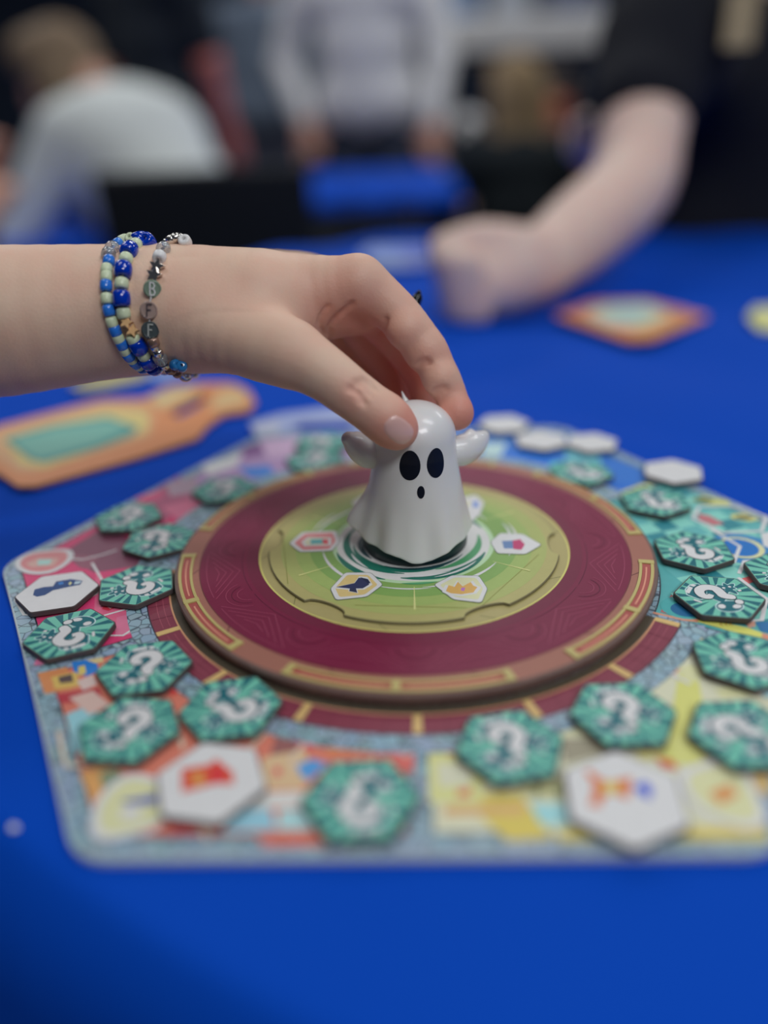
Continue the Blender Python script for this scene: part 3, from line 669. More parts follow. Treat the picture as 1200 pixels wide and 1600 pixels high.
def question(D, s):
    u = lambda P: [(x*s, y*s) for x, y in P]
    sp = blob(.47*s, -.02*s, .20*s, [(7, .055*s, 1), (3, .04*s, 0), (4, .02*s, 2)])
    cap = ell(-.30*s, -.36*s, .32*s, .22*s, -35)
    bot = u([(-.42, .30), (-.40, .62), (-.2, .74), (.06, .74), (.22, .62), (.20, .40), (-.02, .30), (-.3, .22)])
    arm_ = u([(.1, -.15), (.35, -.1), (.3, .2), (.1, .35), (-.2, .2), (-.25, -.2)])
    for P in (sp, cap, bot, arm_): D.poly(grow(P, .035*s), c(150, 196, 180), 2)
    for P in (sp, cap, bot, arm_): D.poly(P, td, 3)
    D.poly(ell(-.42*s, -.22*s, .10*s, .085*s), tw, 4); D.poly(ell(-.20*s, -.50*s, .12*s, .08*s, -20), tw, 4)
    D.poly(u([(-.34, .60), (-.02, .64), (-.02, .74), (-.33, .71)]), tw, 4); D.poly(u([(.03, .64), (.14, .62), (.13, .72), (.03, .74)]), tw, 4)
    D.poly(ell(.42*s, .05*s, .04*s, .04*s), tw, 4); D.poly(ell(.56*s, -.04*s, .04*s, .04*s), tw, 4); D.poly(u([(.48, -.3), (.52, -.24), (.6, -.28), (.55, -.34)]), tw, 4)
    D.poly(u([(-.56, .2), (-.5, .22), (-.5, .42), (-.57, .4)]), tw, 4)
    path = smooth_path(u([(-.06, .17), (-.20, .18), (-.23, .33), (-.06, .47), (.16, .42), (.26, .22), (.16, .04), (.07, -.08), (.12, -.24)]), 4)
    n = len(path); wd = np.interp(np.linspace(0, 1, n), [0, .15, .5, .85, 1], [.12, .2, .25, .25, .22])*s
    for e_, col, ly in ((.05*s, c(0, 50, 60), 5), (0, tw, 6)):      # short overlapping pieces keep the tight curl clean
        for a in range(0, n-1, 3):
            b = min(n, a+5); D.poly(stroke(path[a:b], wd[a:b]+e_), col, ly)
        D.poly(ell(path[-1][0], path[-1][1], (wd[-1]+e_)/2, (wd[-1]+e_)/2, 0, 12), col, ly)
    D.poly(ell(.02*s, -.47*s, .135*s, .12*s), c(0, 50, 60), 5); D.poly(ell(.02*s, -.47*s, .105*s, .095*s), tw, 6)
tok = empty('mystery_token', (0, 0, 0))
V, Fc = prism(hexp, 0, TH, .0002); mesh('token_body', V, Fc, edge, tok)
D = Decal(TH+.00002, .00003); sunburst(D, tg, td); question(D, tokR*.93); D.build('question_mark_print', tok)
TK = [(218, 911, -134, 'question mark token touching the left rim of the turntable, nearest on the pink sector'), (108, 987, -158, 'question mark token at the left border, in front of the white token with blue picture'),
      (225, 1040, 9, 'upright question mark token where pink meets orange at the left divider'), (201, 1136, -5, 'question mark token at the left of the orange sector, under the upright one'),
      (360, 1103, -110, 'sideways question mark token close to the front left rim of the turntable'), (563, 1245, -177, 'upside-down question mark token beside the centre divider on the orange sector'),
      (797, 1162, 12, 'upright question mark token on the cream sector nearest the centre divider'), (974, 1112, 2, 'upright question mark token between the turntable and the large white token'),
      (1163, 1143, 62, 'question mark token lying sideways at the right end of the cream sector'), (1160, 1027, -154, 'upside-down question mark token at the back of the cream sector'),
      (1124, 930, 50, 'question mark token tilted left on the teal checkered floor next to the yellow divider'), (1084, 857, -153, 'sharp question mark token on the teal checker squares right of the turntable'),
      (1232, 893, -150, 'question mark token cut off by the right picture edge on the teal sector'), (1024, 781, -150, 'blurred question mark token at the back of the teal sector behind the checker squares'),
      (908, 736, -140, 'blurred question mark token on the blue sector behind the turntable rim'), (248, 842, 30, 'question mark token of the touching left pair that lies nearer the turntable'),
      (200, 806, 0, 'question mark token of the touching left pair that lies nearer the board edge'), (350, 763, 10, 'question mark token behind the left pair, beside the turntable rim'),
      (492, 717, -5, 'blurred question mark token on the lavender sector left of the ghost'), (503, 690, 20, 'farthest question mark token left of the ghost at the lavender sector edge')]
tpos = []
for i, (x, y, a, lb) in enumerate(TK):
    o = tok if i == 0 else copy_tree(tok); p = at(x, y, .0036)
    p = np.array(p[:2]); 
    r = np.hypot(*p)
    if r < .1155: p *= .1155/r
    tpos.append(p); o.location = (p[0], p[1], .0010); o.rotation_euler = (0, 0, R_(a)); tag(o, lb, 'token', 'green question mark tokens')
# white revealed tokens
def white_token(x, y, a, s, name, pics, label, z=.0010):
    o = empty(name, (0, 0, 0)); V, Fc = prism([(q[0]*s, q[1]*s) for q in hexp], 0, TH, .0002); mesh('token_body', V, Fc, edge, o)
    p = at(x, y, .0036); D = Decal(TH+.00002, .00003)
    D.poly([(q[0]*s*.97, q[1]*s*.97) for q in hexp], c(196, 194, 196), 0)
    for k in range(16):
        b = 22.5*k; D.poly([(.004*math.cos(R_(b)), .004*math.sin(R_(b))), (.0132*s*math.cos(R_(b)), .0132*s*math.sin(R_(b))), (.0132*s*math.cos(R_(b+11)), .0132*s*math.sin(R_(b+11)))], c(184, 182, 186), 1, True)
    ca, sa = math.cos(R_(-a)), math.sin(R_(-a))
    for j, (crop, P, col) in enumerate(pics):
        q = [(u-p[0], v-p[1]) for u, v in K(crop, P, .0036)]
        D.poly([(u*ca-v*sa, u*sa+v*ca) for u, v in q], col, 2+j)
    D.build('printed_picture', o); o.location = (p[0], p[1], z); o.rotation_euler = (0, 0, R_(a)); tag(o, label, 'token', 'white picture tokens'); return o
wt = white_token
wt(89, 922, 14, .99, 'picture_token', [('ca', [(205, 275), (215, 240), (270, 225), (330, 220), (350, 190), (440, 175), (515, 185), (500, 210), (420, 225), (330, 245), (280, 275), (230, 285)], c(10, 50, 100)),
    ('ca', [(360, 200), (390, 190), (400, 205), (370, 212)], c(40, 100, 160)), ('ca', [(425, 205), (440, 190), (450, 200), (435, 215)], c(196, 190, 120)), ('ca', [(470, 190), (510, 188), (495, 205), (460, 210)], c(150, 170, 196))],
   'white token with a blue creature picture at the left corner of the board')
wt(329, 1218, 50, 1.0, 'picture_token', [('c6', [(418, 225), (500, 212), (520, 195), (570, 235), (572, 270), (520, 268), (420, 295)], c(206, 62, 36)), ('c6', [(450, 240), (480, 235), (485, 270), (455, 272)], c(222, 130, 50)),
    ('c6', [(505, 225), (530, 210), (555, 255), (505, 272)], c(190, 34, 40))], 'white token with a red and orange picture on the orange sector in front')
wt(976, 1243, 25, 1.06, 'picture_token', [('c7', [(585, 355), (600, 345), (640, 375), (660, 385), (745, 370), (735, 445), (680, 425), (650, 435), (640, 470), (600, 465), (615, 420), (610, 380)], c(222, 92, 40)),
    ('c7', [(645, 390), (700, 385), (700, 425), (650, 425)], c(226, 160, 80)), ('c7', [(752, 400), (790, 385), (812, 410), (808, 445), (775, 430)], c(36, 66, 170))], 'large white token with an orange and blue picture on the cream sector in front')
for x, y, a, s, lb in ((787, 661, 5, .95, 'white token at the far edge of the board right behind the ghost arm'), (846, 686, 30, .95, 'faintly pink white token on the blue sector, second from the ghost'),
                       (925, 690, 10, .9, 'white token behind the blurred green token on the blue sector'), (1052, 735, 15, .95, 'white token sticking out over the board edge at the back right')):
    wt(x, y, a, s, 'picture_token', [], lb, z=.0010)

# ================================================================= CARDS ON THE CLOTH
ZC = TZ+.0004
def card(name, crop, outline, layers, label, cat, hole=None, th=.002, rnd=.004, slide=(0, 0)):
    P = K(crop, outline, TZ+th); cx = sum(p[0] for p in P)/len(P); cy = sum(p[1] for p in P)/len(P)
    o = empty(name, (cx+slide[0], cy+slide[1], ZC-.0001)); loc = lambda Q: [(x-cx, y-cy) for x, y in Q]
    L = loc(P)
    if hole:                                   # thin bridge cut so the hole is real
        H = ccw(loc(K(crop, hole, TZ+th))); L = ccw(L)
        i, j = min(((i, j) for i in range(len(L)) for j in range(len(H))), key=lambda t: math.hypot(L[t[0]][0]-H[t[1]][0], L[t[0]][1]-H[t[1]][1]))
        Hr = H[::-1]; j2 = len(H)-1-j; L = L[:i+1]+Hr[j2:]+Hr[:j2+1]+L[i:]
        L = [(x+1e-6*k, y) for k, (x, y) in enumerate(L)]
    else: L = rounded(L, rnd, 3)
    V, Fc = prism(L, 0, th); mesh('card_body', V, Fc, mat('card_stock', layers[0][1], .5, noise=.06), o)
    D = Decal(th+.00004, .00005)
    for j, (Q, col) in enumerate(layers[1:]): D.poly(loc(K(crop, Q, TZ+th)), col, j)
    if len(layers) > 1: D.build('printed_face', o)
    return tag(o, label, cat)
card('player_card', 'cl', [(-150, 300), (0, 245), (450, 130), (640, 125), (760, 70), (900, 55), (1040, 55), (1110, 90), (1140, 140), (1110, 175), (1000, 190), (930, 240), (880, 300), (600, 390), (350, 460), (150, 515), (80, 515), (0, 460), (-150, 400)],
     [(None, c(216, 112, 62)), ([(-120, 320), (10, 265), (460, 150), (640, 150), (690, 200), (670, 290), (350, 390), (150, 450), (80, 450), (0, 400)], c(214, 136, 92)),
      ([(10, 300), (200, 240), (480, 170), (660, 185), (660, 270), (200, 440), (90, 420)], c(206, 160, 92)), ([(15, 305), (230, 245), (480, 205), (620, 255), (590, 290), (430, 350), (200, 410), (140, 400)], c(36, 118, 116)),
      ([(50, 310), (240, 260), (480, 222), (590, 258), (420, 330), (190, 390), (150, 385)], c(92, 150, 136)), ([(660, 130), (780, 85), (900, 75), (860, 110), (720, 170)], c(216, 160, 110)), ([(930, 180), (980, 90), (1060, 80), (1110, 120), (1090, 155), (990, 170)], c(218, 148, 100))],
     'orange handled card with a teal centre lying on the cloth at the left', 'card', hole=[(750, 190), (840, 140), (900, 110), (935, 115), (880, 165), (800, 205)])
card('player_card', 'px', [(388, 664), (440, 650), (520, 640), (580, 640), (640, 655), (640, 690), (560, 682), (480, 680), (400, 688)],
     [(None, c(130, 142, 196)), ([(392, 668), (436, 660), (434, 684), (402, 684)], c(156, 160, 206))], 'lavender handled card poking out from the board behind the ghost', 'card', hole=[(450, 672), (470, 663), (540, 662), (565, 668), (545, 677), (470, 678)], slide=(0, .004))
card('hexagon_card', 'px', [(866, 492), (925, 472), (1010, 470), (1108, 494), (1020, 530), (980, 532)],
     [(None, c(214, 108, 72)), ([(910, 490), (950, 476), (1010, 474), (1050, 492), (1000, 512), (950, 510)], c(170, 176, 150)), ([(930, 494), (960, 482), (1005, 482), (1030, 492), (990, 503)], c(132, 170, 170)),
      ([(985, 522), (1015, 520), (1080, 497), (1060, 496), (990, 512)], c(216, 140, 70))], 'orange hexagon card with a pale teal centre in front of the right forearm', 'card')
card('yellow_card', 'px', [(1168, 495), (1180, 480), (1260, 478), (1300, 500), (1260, 520), (1185, 515)], [(None, c(190, 180, 96)), ([(1190, 496), (1200, 486), (1260, 486), (1270, 500), (1205, 508)], c(206, 196, 130))],
     'small yellow card at the right edge of the picture', 'card')
card('yellow_strip', 'px', [(108, 602), (160, 585), (205, 574), (232, 578), (226, 590), (165, 604), (125, 608)], [(None, c(160, 152, 96))], 'olive yellow strip of card on the cloth seen under the wrist', 'card', rnd=.002)
card('paper_scrap', 'px', [(222, 584), (270, 574), (300, 582), (250, 596)], [(None, c(120, 140, 196))], 'pale blue scrap of paper on the cloth just under the bracelets', 'paper', th=.0006, rnd=.002)
card('rule_sheet', 'px', [(560, 404), (578, 388), (660, 388), (700, 400), (660, 414), (590, 416)], [(None, c(110, 130, 176)), ([(620, 402), (650, 394), (690, 400), (650, 410)], c(70, 70, 150))],
     'pale blue printed sheet on the far side of the table behind the knuckles', 'paper', th=.001, rnd=.01)
p = at(22, 1294, TZ); V, Fc = prism(blob(0, 0, .0012, [(3, .0002, 0), (2, .0002, 1)], 12), 0, .0008, .0001)
o = mesh('paper_crumb', V, Fc, mat('crumb', c(190, 190, 190), .8)); o.location = (p[0], p[1], TZ-.0002); tag(o, 'tiny white crumb on the cloth left of the board', 'crumb')

# ================================================================= THE HAND IN FOCUS
skin = skin_mat('warm_skin', c(180, 151, 130), c(176, 100, 86), True)
def field_depth(Fd, x, y, d0=.27, d1=.40, n=520):
    ds = np.linspace(d0, d1, n); P = CAM+np.outer(ds, ray(x, y)); I = (P-Fd.lo)/Fd.h
    ok = ((I >= 0) & (I < np.array(Fd.n)-1)).all(1); i0 = np.clip(np.floor(I).astype(int), 0, np.array(Fd.n)-2); fr = I-i0; val = np.zeros(n)
    for a in (0, 1):
        for b in (0, 1):
            for e in (0, 1):
                w = (fr[:, 0] if a else 1-fr[:, 0])*(fr[:, 1] if b else 1-fr[:, 1])*(fr[:, 2] if e else 1-fr[:, 2])
                val += w*Fd.F[i0[:, 0]+a, i0[:, 1]+b, i0[:, 2]+e]
    val[~ok] = 1
    k = np.argmax(val < 0)
    if val[k] >= 0: return None
    if k == 0: return ds[0]
    return ds[k-1]+(ds[k]-ds[k-1])*val[k-1]/(val[k-1]-val[k])
def NN(L): return [(dep(x, y, d), r*d/F) for x, y, d, r in L]
lo = np.array([-.40, -.07, .03]); hi = np.array([.045, .11, .165])
pts_all = NN([(-780, 560, .33, 130), (0, 500, .315, 116), (285, 484, .326, 97), (480, 470, .318, 72), (739, 657, .33, 20)])
HF = Field((-.335, -.075, .022), (.042, .085, .155), .00095)
arm1 = NN([(-820, 545, .33, 140), (-420, 522, .322, 132), (-150, 508, .322, 122), (0, 503, .322, 115), (150, 490, .326, 103), (285, 483, .327, 97), (400, 484, .324, 90)])
HF.chain(arm1, .004)
HF.chain(NN([(0, 498, .342, 98), (150, 486, .345, 88), (285, 478, .350, 82), (410, 474, .352, 70)]), .006)
# back of the hand to the knuckles
for (x, y, d, r) in ((553, 447, .322, 44), (545, 452, .340, 41), (532, 458, .357, 38), (510, 470, .373, 34)):
    HF.chain(NN([(400, 478, .330+(d-.322)*.6, 78), (480, 460, .327+(d-.322)*.8, 60), (x, y, d, r)]), .006)
HF.chain(NN([(470, 490, .330, 48), (520, 488, .332, 40), (562, 490, .333, 33)]), .006)
# thenar pad and thumb
HF.chain(NN([(300, 500, .318, 76), (370, 525, .310, 60), (450, 552, .303, 51)]), .008)
TB = HF.new(); TB.chain(NN([(415, 540, .306, 52), (455, 553, .302, 51), (508, 584, .299, 43), (548, 614, .299, 39.5), (585, 642, .300, 38), (613, 665, .302, 35)]), .005)
TB.cap(*[n_[0] for n_ in NN([(618, 668, .302, 1), (622, 671, .302, 1)])], .0078, .0074, .003)
HF.join(TB, .004)
FG = HF.new()
for ch in ([(563, 441, .322, 41), (598, 470, .324, 37), (630, 500, .325, 34), (667, 547, .326, 31), (686, 580, .327, 27.5), (702, 612, .327, 25.5), (714, 648, .327, 23)],
           [(548, 455, .340, 38), (590, 500, .346, 33), (630, 545, .350, 29), (658, 590, .351, 26), (664, 625, .350, 23), (662, 652, .348, 21)],
           [(535, 465, .357, 35), (566, 515, .364, 31), (598, 562, .368, 28), (618, 610, .366, 25), (622, 655, .360, 21)],
           [(512, 478, .373, 31), (530, 530, .376, 27), (556, 580, .374, 25), (576, 630, .366, 22), (585, 668, .352, 19)]):
    T = HF.new(); T.chain(NN(ch), .003); FG.join(T, .0012)
HF.join(FG, .0045)
for x, y, d, r in ((633, 515, .322, 30), (686, 590, .3245, 27), (713, 643, .3255, 24.5), (662, 548, .3255, 31), (602, 652, .300, 37)):
    HF.cap(dep(x, y, d), dep(x+1, y+1, d), r*d/F, r*d/F, .003)
def crease(P, r, k=.002):
    W_ = []
    for x, y in smooth_path(P, 3):
        d = field_depth(HF, x, y)
        if d is not None: W_.append(dep(x, y, d))
    for a, b in zip(W_[:-1], W_[1:]):
        if np.linalg.norm(a-b) < .01: HF.cap(a, b, r, r, k, sub=True)
crease([(517, 531), (515, 514), (524, 498), (540, 484), (550, 474)], .0008, .0014)
crease([(595, 520), (600, 508), (604, 498)], .0007, .0014)
crease([(508, 526), (499, 508), (503, 492), (512, 478)], .0007, .0012)
crease([(556, 596), (568, 602), (580, 618)], .0004); crease([(546, 606), (560, 614), (570, 632)], .0004); crease([(566, 592), (578, 598), (588, 610)], .0004)
crease([(650, 572), (660, 566), (670, 566)], .0006); crease([(678, 613), (688, 608), (698, 608)], .0005)
V, Q = HF.surf()
hand = empty('reaching_hand', tuple(dep(285, 484, .33))); H0 = np.array(hand.location)
ho = bigmesh('hand', V-H0, Q, skin, hand)
red = np.zeros(len(V))
for (x, y, d, rr, w) in ((620, 668, .30, .013, .75), (716, 650, .327, .014, .8), (560, 500, .33, .022, .6), (575, 545, .345, .028, .75), (640, 590, .35, .03, .8), (590, 640, .35, .025, .8), (668, 545, .32, .010, .25), (552, 620, .29, .008, .25), (330, 580, .31, .014, .3)):
    red = np.maximum(red, w*np.exp(-(np.linalg.norm(V-dep(x, y, d), axis=1)/rr)**2))
at_ = ho.data.attributes.new('flush', 'FLOAT', 'POINT'); at_.data.foreach_set('value', red.astype(np.float32))
# thumbnail: shallow curved plate on the camera side of the thumb tip
def nail(cx, cy, a, b, rot, lift, name):
    V = []; Fc = []; n = 28; m = 6; cr, sr = math.cos(R_(rot)), math.sin(R_(rot))
    for q in [0]+list(range(1, m+1)):
        for t in ([0] if q == 0 else np.linspace(0, 2*PI, n, endpoint=False)):
            ct, st = math.cos(t), math.sin(t); u = a*q/m*math.copysign(abs(ct)**.75, ct); v = b*q/m*math.copysign(abs(st)**.85, st)
            x, y = cx+u*cr-v*sr, cy+u*sr+v*cr; d = field_depth(HF, x, y)
            if d is None: d = .296
            V.append(dep(x, y, d-(lift if q < m else -.0003))-H0)
    for k in range(n): Fc.append([0, 1+k, 1+(k+1) % n])
    for q in range(m-1):
        for k in range(n): j = (k+1) % n; Fc.append([1+q*n+k, 1+(q+1)*n+k, 1+(q+1)*n+j, 1+q*n+j])
    return mesh(name, V, Fc, mat('fingernail', c(190, 140, 132), .3, **{'Coat Weight': .4}), hand, smooth=True)
nail(623, 672, 26, 20, 38, .00035, 'thumbnail')['label'] = 'short pale pink thumbnail'
# dark sleeve end beyond the left picture edge
pa, pb, pc = dep(-800, 545, .33), dep(-1000, 560, .335), dep(-1500, 600, .36)
Fs = Field(np.minimum(pa, pc)-.07, np.maximum(pa, pc)+.07, .004); Fs.cap(pa, pb, .043, .048, .004).cap(pb, pc, .048, .06, .004)
V, Q = Fs.surf(); bigmesh('sleeve', V-H0, Q, mat('dark_sleeve', c(30, 34, 48), .9), hand)
tag(hand, 'bare forearm and hand reaching in from the left, thumb and finger gripping the ghost', 'hand')

# ================================================================= BRACELETS
def bead_mesh(name, prof, m): V, Fc = lathe(prof, 16); o = mesh(name, V, Fc, m, smooth=True); me = o.data; bpy.data.objects.remove(o); return me
rb = lambda r, h: [(r*.28, -h/2), (r*.75, -h/2), (r*.95, -h*.36), (r, -h*.12), (r, h*.12), (r*.95, h*.36), (r*.75, h/2), (r*.28, h/2), (r*.28, -h/2)]
blue = mat('cobalt_glass', c(0, 40, 140), .12, **{'Coat Weight': .6}); lblue = mat('sky_blue_glass', c(36, 96, 176), .18, **{'Coat Weight': .4}); green = mat('pale_green_bead', c(166, 186, 146), .3)
clear = mat('clear_glass_bead', (.8, .85, .9), .05, **{'Transmission Weight': .8}); silver = mat('silver_bead', (.75, .72, .68), .22, Metallic=1.)
peach = mat('peach_bead', c(206, 140, 92), .4); wht = mat('white_pearl', c(200, 196, 206), .3); brz = mat('smoky_bead', c(130, 104, 92), .2, Metallic=.6); dsk = mat('letter_disc_green', c(96, 112, 96), .25); dsk2 = mat('letter_disc_clear', c(150, 130, 122), .15, **{'Transmission Weight': .35}); dsk3 = mat('letter_disc_dark', c(52, 60, 62), .2)
BM = {'B': bead_mesh('bead', rb(.00335, .0058), blue), 'L': bead_mesh('bead', rb(.0023, .0042), lblue), 'G': bead_mesh('bead', rb(.0026, .0042), green), 'g': bead_mesh('bead', rb(.0022, .0040), green),
      'C': bead_mesh('bead', rb(.0028, .004), clear), 'S': bead_mesh('bead', rb(.0019, .0030), silver), 'W': bead_mesh('bead', rb(.0026, .0040), wht), 'O': bead_mesh('bead', rb(.0022, .0035), peach),
      'Z': bead_mesh('bead', rb(.0022, .0034), brz), 'T': bead_mesh('bead', rb(.0022, .0036), mat('teal_glass', c(20, 96, 150), .1, **{'Coat Weight': .5}))}
def star_mesh(r, h, m):
    P = [((r if k % 2 == 0 else r*.5)*math.cos(PI*k/5), (r if k % 2 == 0 else r*.5)*math.sin(PI*k/5)) for k in range(10)]
    V, Fc = prism(P, -h/2, h/2, .0002); o = mesh('bead', V, Fc, m); me = o.data; bpy.data.objects.remove(o); return me
BM['*'] = star_mesh(.0032, .0018, silver); BM['o'] = star_mesh(.0027, .002, peach)
def disc_mesh(m): V, Fc = lathe([(0, -.0009), (.0028, -.0009), (.0033, -.0005), (.0033, .0005), (.0028, .0009), (.0025, .0007), (0, .0007)], 24); o = mesh('letter_disc', V, Fc, m, smooth=False); me = o.data; bpy.data.objects.remove(o); return me
def letter(parent, ch, m, sz=.0023):
    S = {'B': [[(-.5, -1), (-.5, 1)], [(-.5, 1), (.2, .95), (.45, .5), (.2, .08), (-.5, 0)], [(-.5, 0), (.3, -.05), (.55, -.5), (.3, -.95), (-.5, -1)]], 'F': [[(-.4, -1), (-.4, 1)], [(-.4, .9), (.6, .9)], [(-.4, .05), (.4, .05)]]}[ch]
    V = []; Fc = []
    for st in S:
        P = stroke([(x*sz*.75, y*sz) for x, y in st], .00050); v, f_ = prism(P, .0007, .0011); b = len(V); V += v; Fc += [[b+i for i in q] for q in f_]
    return mesh('letter', V, Fc, m, parent)
def wrist_pt(x, y, off):
    d = field_depth(HF, x, y)
    if d is None:   # past the silhouette: slide along the tangent depth
        yc = 484
        for s_ in np.linspace(1, .6, 60):
            d = field_depth(HF, x, yc+(y-yc)*s_)
            if d is not None: return dep(x, y, d)
        return dep(x, y, .33)
    return dep(x, y, d-off)
def wrist_axis(x): 
    a = np.array(dep(x-60, 487, .333)); b = np.array(dep(x+60, 483, .334)); return (a+b)/2, (b-a)/np.linalg.norm(b-a)
def bracelet(name, L, label, back, swap=None):
    P = [wrist_pt(130+x/6, 350+y/6, off) for x, y, ch, off in L]; root = empty(name, tuple(P[len(P)//2])); O = np.array(root.location)
    n = len(P)
    # hidden far half: an arc behind the wrist from the last bead back to the first
    A, B = P[-1], P[0]; ax, u = wrist_axis((130+L[n//2][0]/6)); far = np.array(_d); hid = []
    for k in range(1, back+1):
        t = k/(back+1); base = A*(1-t)+B*t; hid.append(base+far*.043*math.sin(PI*t)**.6)
    allP = P+hid; N = len(allP)
    for i, q in enumerate(allP):
        tan = allP[(i+1) % N]-allP[i-1]; tan /= np.linalg.norm(tan)
        ch = L[i][2] if i < n else (L[(i-n) % n][2] if L[(i-n) % n][2] in 'BGLgSZ' else 'S')
        if ch in '123':
            o = bpy.data.objects.new('letter_disc', disc_mesh([dsk, dsk2, dsk3][int(ch)-1])); link(o, root)
            zax = -np.array(ray(130+L[i][0]/6, 350+L[i][1]/6)); zax /= np.linalg.norm(zax); yax = _uu-zax*(_uu@zax); yax /= np.linalg.norm(yax); xax = np.cross(yax, zax)
            Mx = Matrix([[xax[r], yax[r], zax[r], q[r]-O[r]] for r in range(3)]+[[0, 0, 0, 1]]); o.matrix_local = Mx
            letter(o, 'BFF'[int(ch)-1], [mat('letter_pale', c(196, 196, 180), .4), mat('letter_dark', c(50, 44, 50), .4), mat('letter_grey', c(130, 134, 130), .4)][int(ch)-1])
        else:
            o = bpy.data.objects.new('bead', BM[ch]); link(o, root)
            if ch in '*o': rot = Vector(-_d).to_track_quat('Z', 'Y')
            else: rot = Vector(tan).to_track_quat('Z', 'Y')
            o.rotation_mode = 'QUATERNION'; o.rotation_quaternion = rot; o.location = tuple(q-O)
    V = []; Fc = []
    for i, q in enumerate(allP):
        tan = allP[(i+1) % N]-allP[i-1]; tan /= np.linalg.norm(tan); e1_ = np.cross(tan, [0, 0, 1.]); e1_ /= np.linalg.norm(e1_)+1e-9; e2_ = np.cross(tan, e1_)
        V += [q-O+(e1_*math.cos(a)+e2_*math.sin(a))*.0004 for a in np.arange(6)*PI/3]
    for i in range(N):
        for k in range(6): i2, k2 = (i+1) % N, (k+1) % 6; Fc.append([i*6+k, i*6+k2, i2*6+k2, i2*6+k])
    mesh('cord', V, Fc, mat('elastic_cord', c(150, 150, 150), .5), root, smooth=True)
    return tag(root, label, 'bracelet', 'beaded bracelets on the wrist')
bracelet('beaded_bracelet', [(600, 165, 'B', .001), (530, 150, 'B', .001), (490, 195, 'G', .002), (430, 245, 'B', .0025), (400, 330, 'G', .002), (375, 430, 'B', .0028), (362, 560, 'G', .002), (360, 700, 'B', .0028), (378, 835, 'G', .002),
    (405, 925, 'o', .003), (460, 1000, 'o', .003), (475, 1085, 'G', .002), (520, 1150, 'B', .002), (565, 1225, 'G', .002), (605, 1290, 'B', .002), (665, 1345, 'B', .001)],
    'bracelet of large cobalt and pale green beads, middle one on the wrist', 15)
bracelet('beaded_bracelet', [(450, 140, 'g', .001), (380, 150, 'g', .001), (325, 185, 'L', .001), (270, 230, 'C', .0018), (238, 285, 'C', .0018), (240, 350, 'L', .002), (220, 425, 'g', .002), (218, 495, 'g', .002), (214, 580, 'L', .002), (220, 700, 'g', .002), (240, 810, 'L', .002), (268, 920, 'g', .002), (300, 1000, 'L', .002),
    (332, 1075, 'g', .002), (362, 1130, 'L', .002), (390, 1185, 'g', .002), (425, 1235, 'L', .002), (458, 1270, 'g', .0015), (488, 1305, 'L', .0015), (522, 1330, 'g', .001), (560, 1352, 'L', .001)],
    'bracelet of small sky blue and pale green beads, nearest the elbow', 15)
bracelet('beaded_bracelet', [(955, 165, 'W', .001), (915, 135, 'S', .001), (865, 130, 'S', .001), (820, 150, 'S', .001), (785, 180, 'S', .0012), (752, 235, 'C', .0015), (715, 310, 'W', .002), (692, 400, '*', .002), (665, 480, '*', .002),
    (648, 608, '1', .0012), (615, 808, '2', .0012), (628, 995, '3', .0012), (660, 1110, 'Z', .002), (672, 1150, 'S', .002), (705, 1210, 'S', .002), (725, 1265, 'C', .002), (765, 1325, 'S', .002), (820, 1365, 'Z', .0015), (865, 1320, 'T', .003), (925, 1335, 'T', .0025), (880, 1395, 'Z', .001), (960, 1415, 'C', .001)],
    'silver bracelet with round letter discs, nearest the hand', 15)
# ring with a dark stone on the hidden side of the knuckle
rp = dep(640, 490, .335); ring = empty('ring', tuple(rp)); O = np.array(rp)
ax = np.array(dep(675, 555, .345))-np.array(dep(600, 450, .34)); ax /= np.linalg.norm(ax)
V = []; Fc = []
c0 = dep(612, 500, .347); 
for i in range(32):
    for j in range(8):
        a, b = 2*PI*i/32, 2*PI*j/8; e1_ = np.cross(ax, [0, 0, 1.]); e1_ /= np.linalg.norm(e1_); e2_ = np.cross(ax, e1_)
        rad_ = .0102+.0007*math.cos(b); V.append(c0+(e1_*math.cos(a)+e2_*math.sin(a))*rad_+ax*.0011*math.sin(b)-O)
for i in range(32):
    for j in range(8): i2, j2 = (i+1) % 32, (j+1) % 8; Fc.append([i*8+j, i2*8+j, i2*8+j2, i*8+j2])
mesh('band', V, Fc, silver, ring, smooth=True)
Fd = Field(O+np.array([-.02, -.02, -.02]), O+.02, .0006); q0, q1, q2 = dep(645, 482, .340), dep(652, 466, .340), dep(655, 455, .340)
Fd.cap(q0, q1, .0028, .002, .001).cap(q1, q2, .002, .0008, .001); V, Q = Fd.surf(); bigmesh('stone', V-O, Q, mat('black_stone', (.01, .012, .015), .15), ring)
tag(ring, 'dark pointed ring stone peeking out behind the index finger', 'ring')

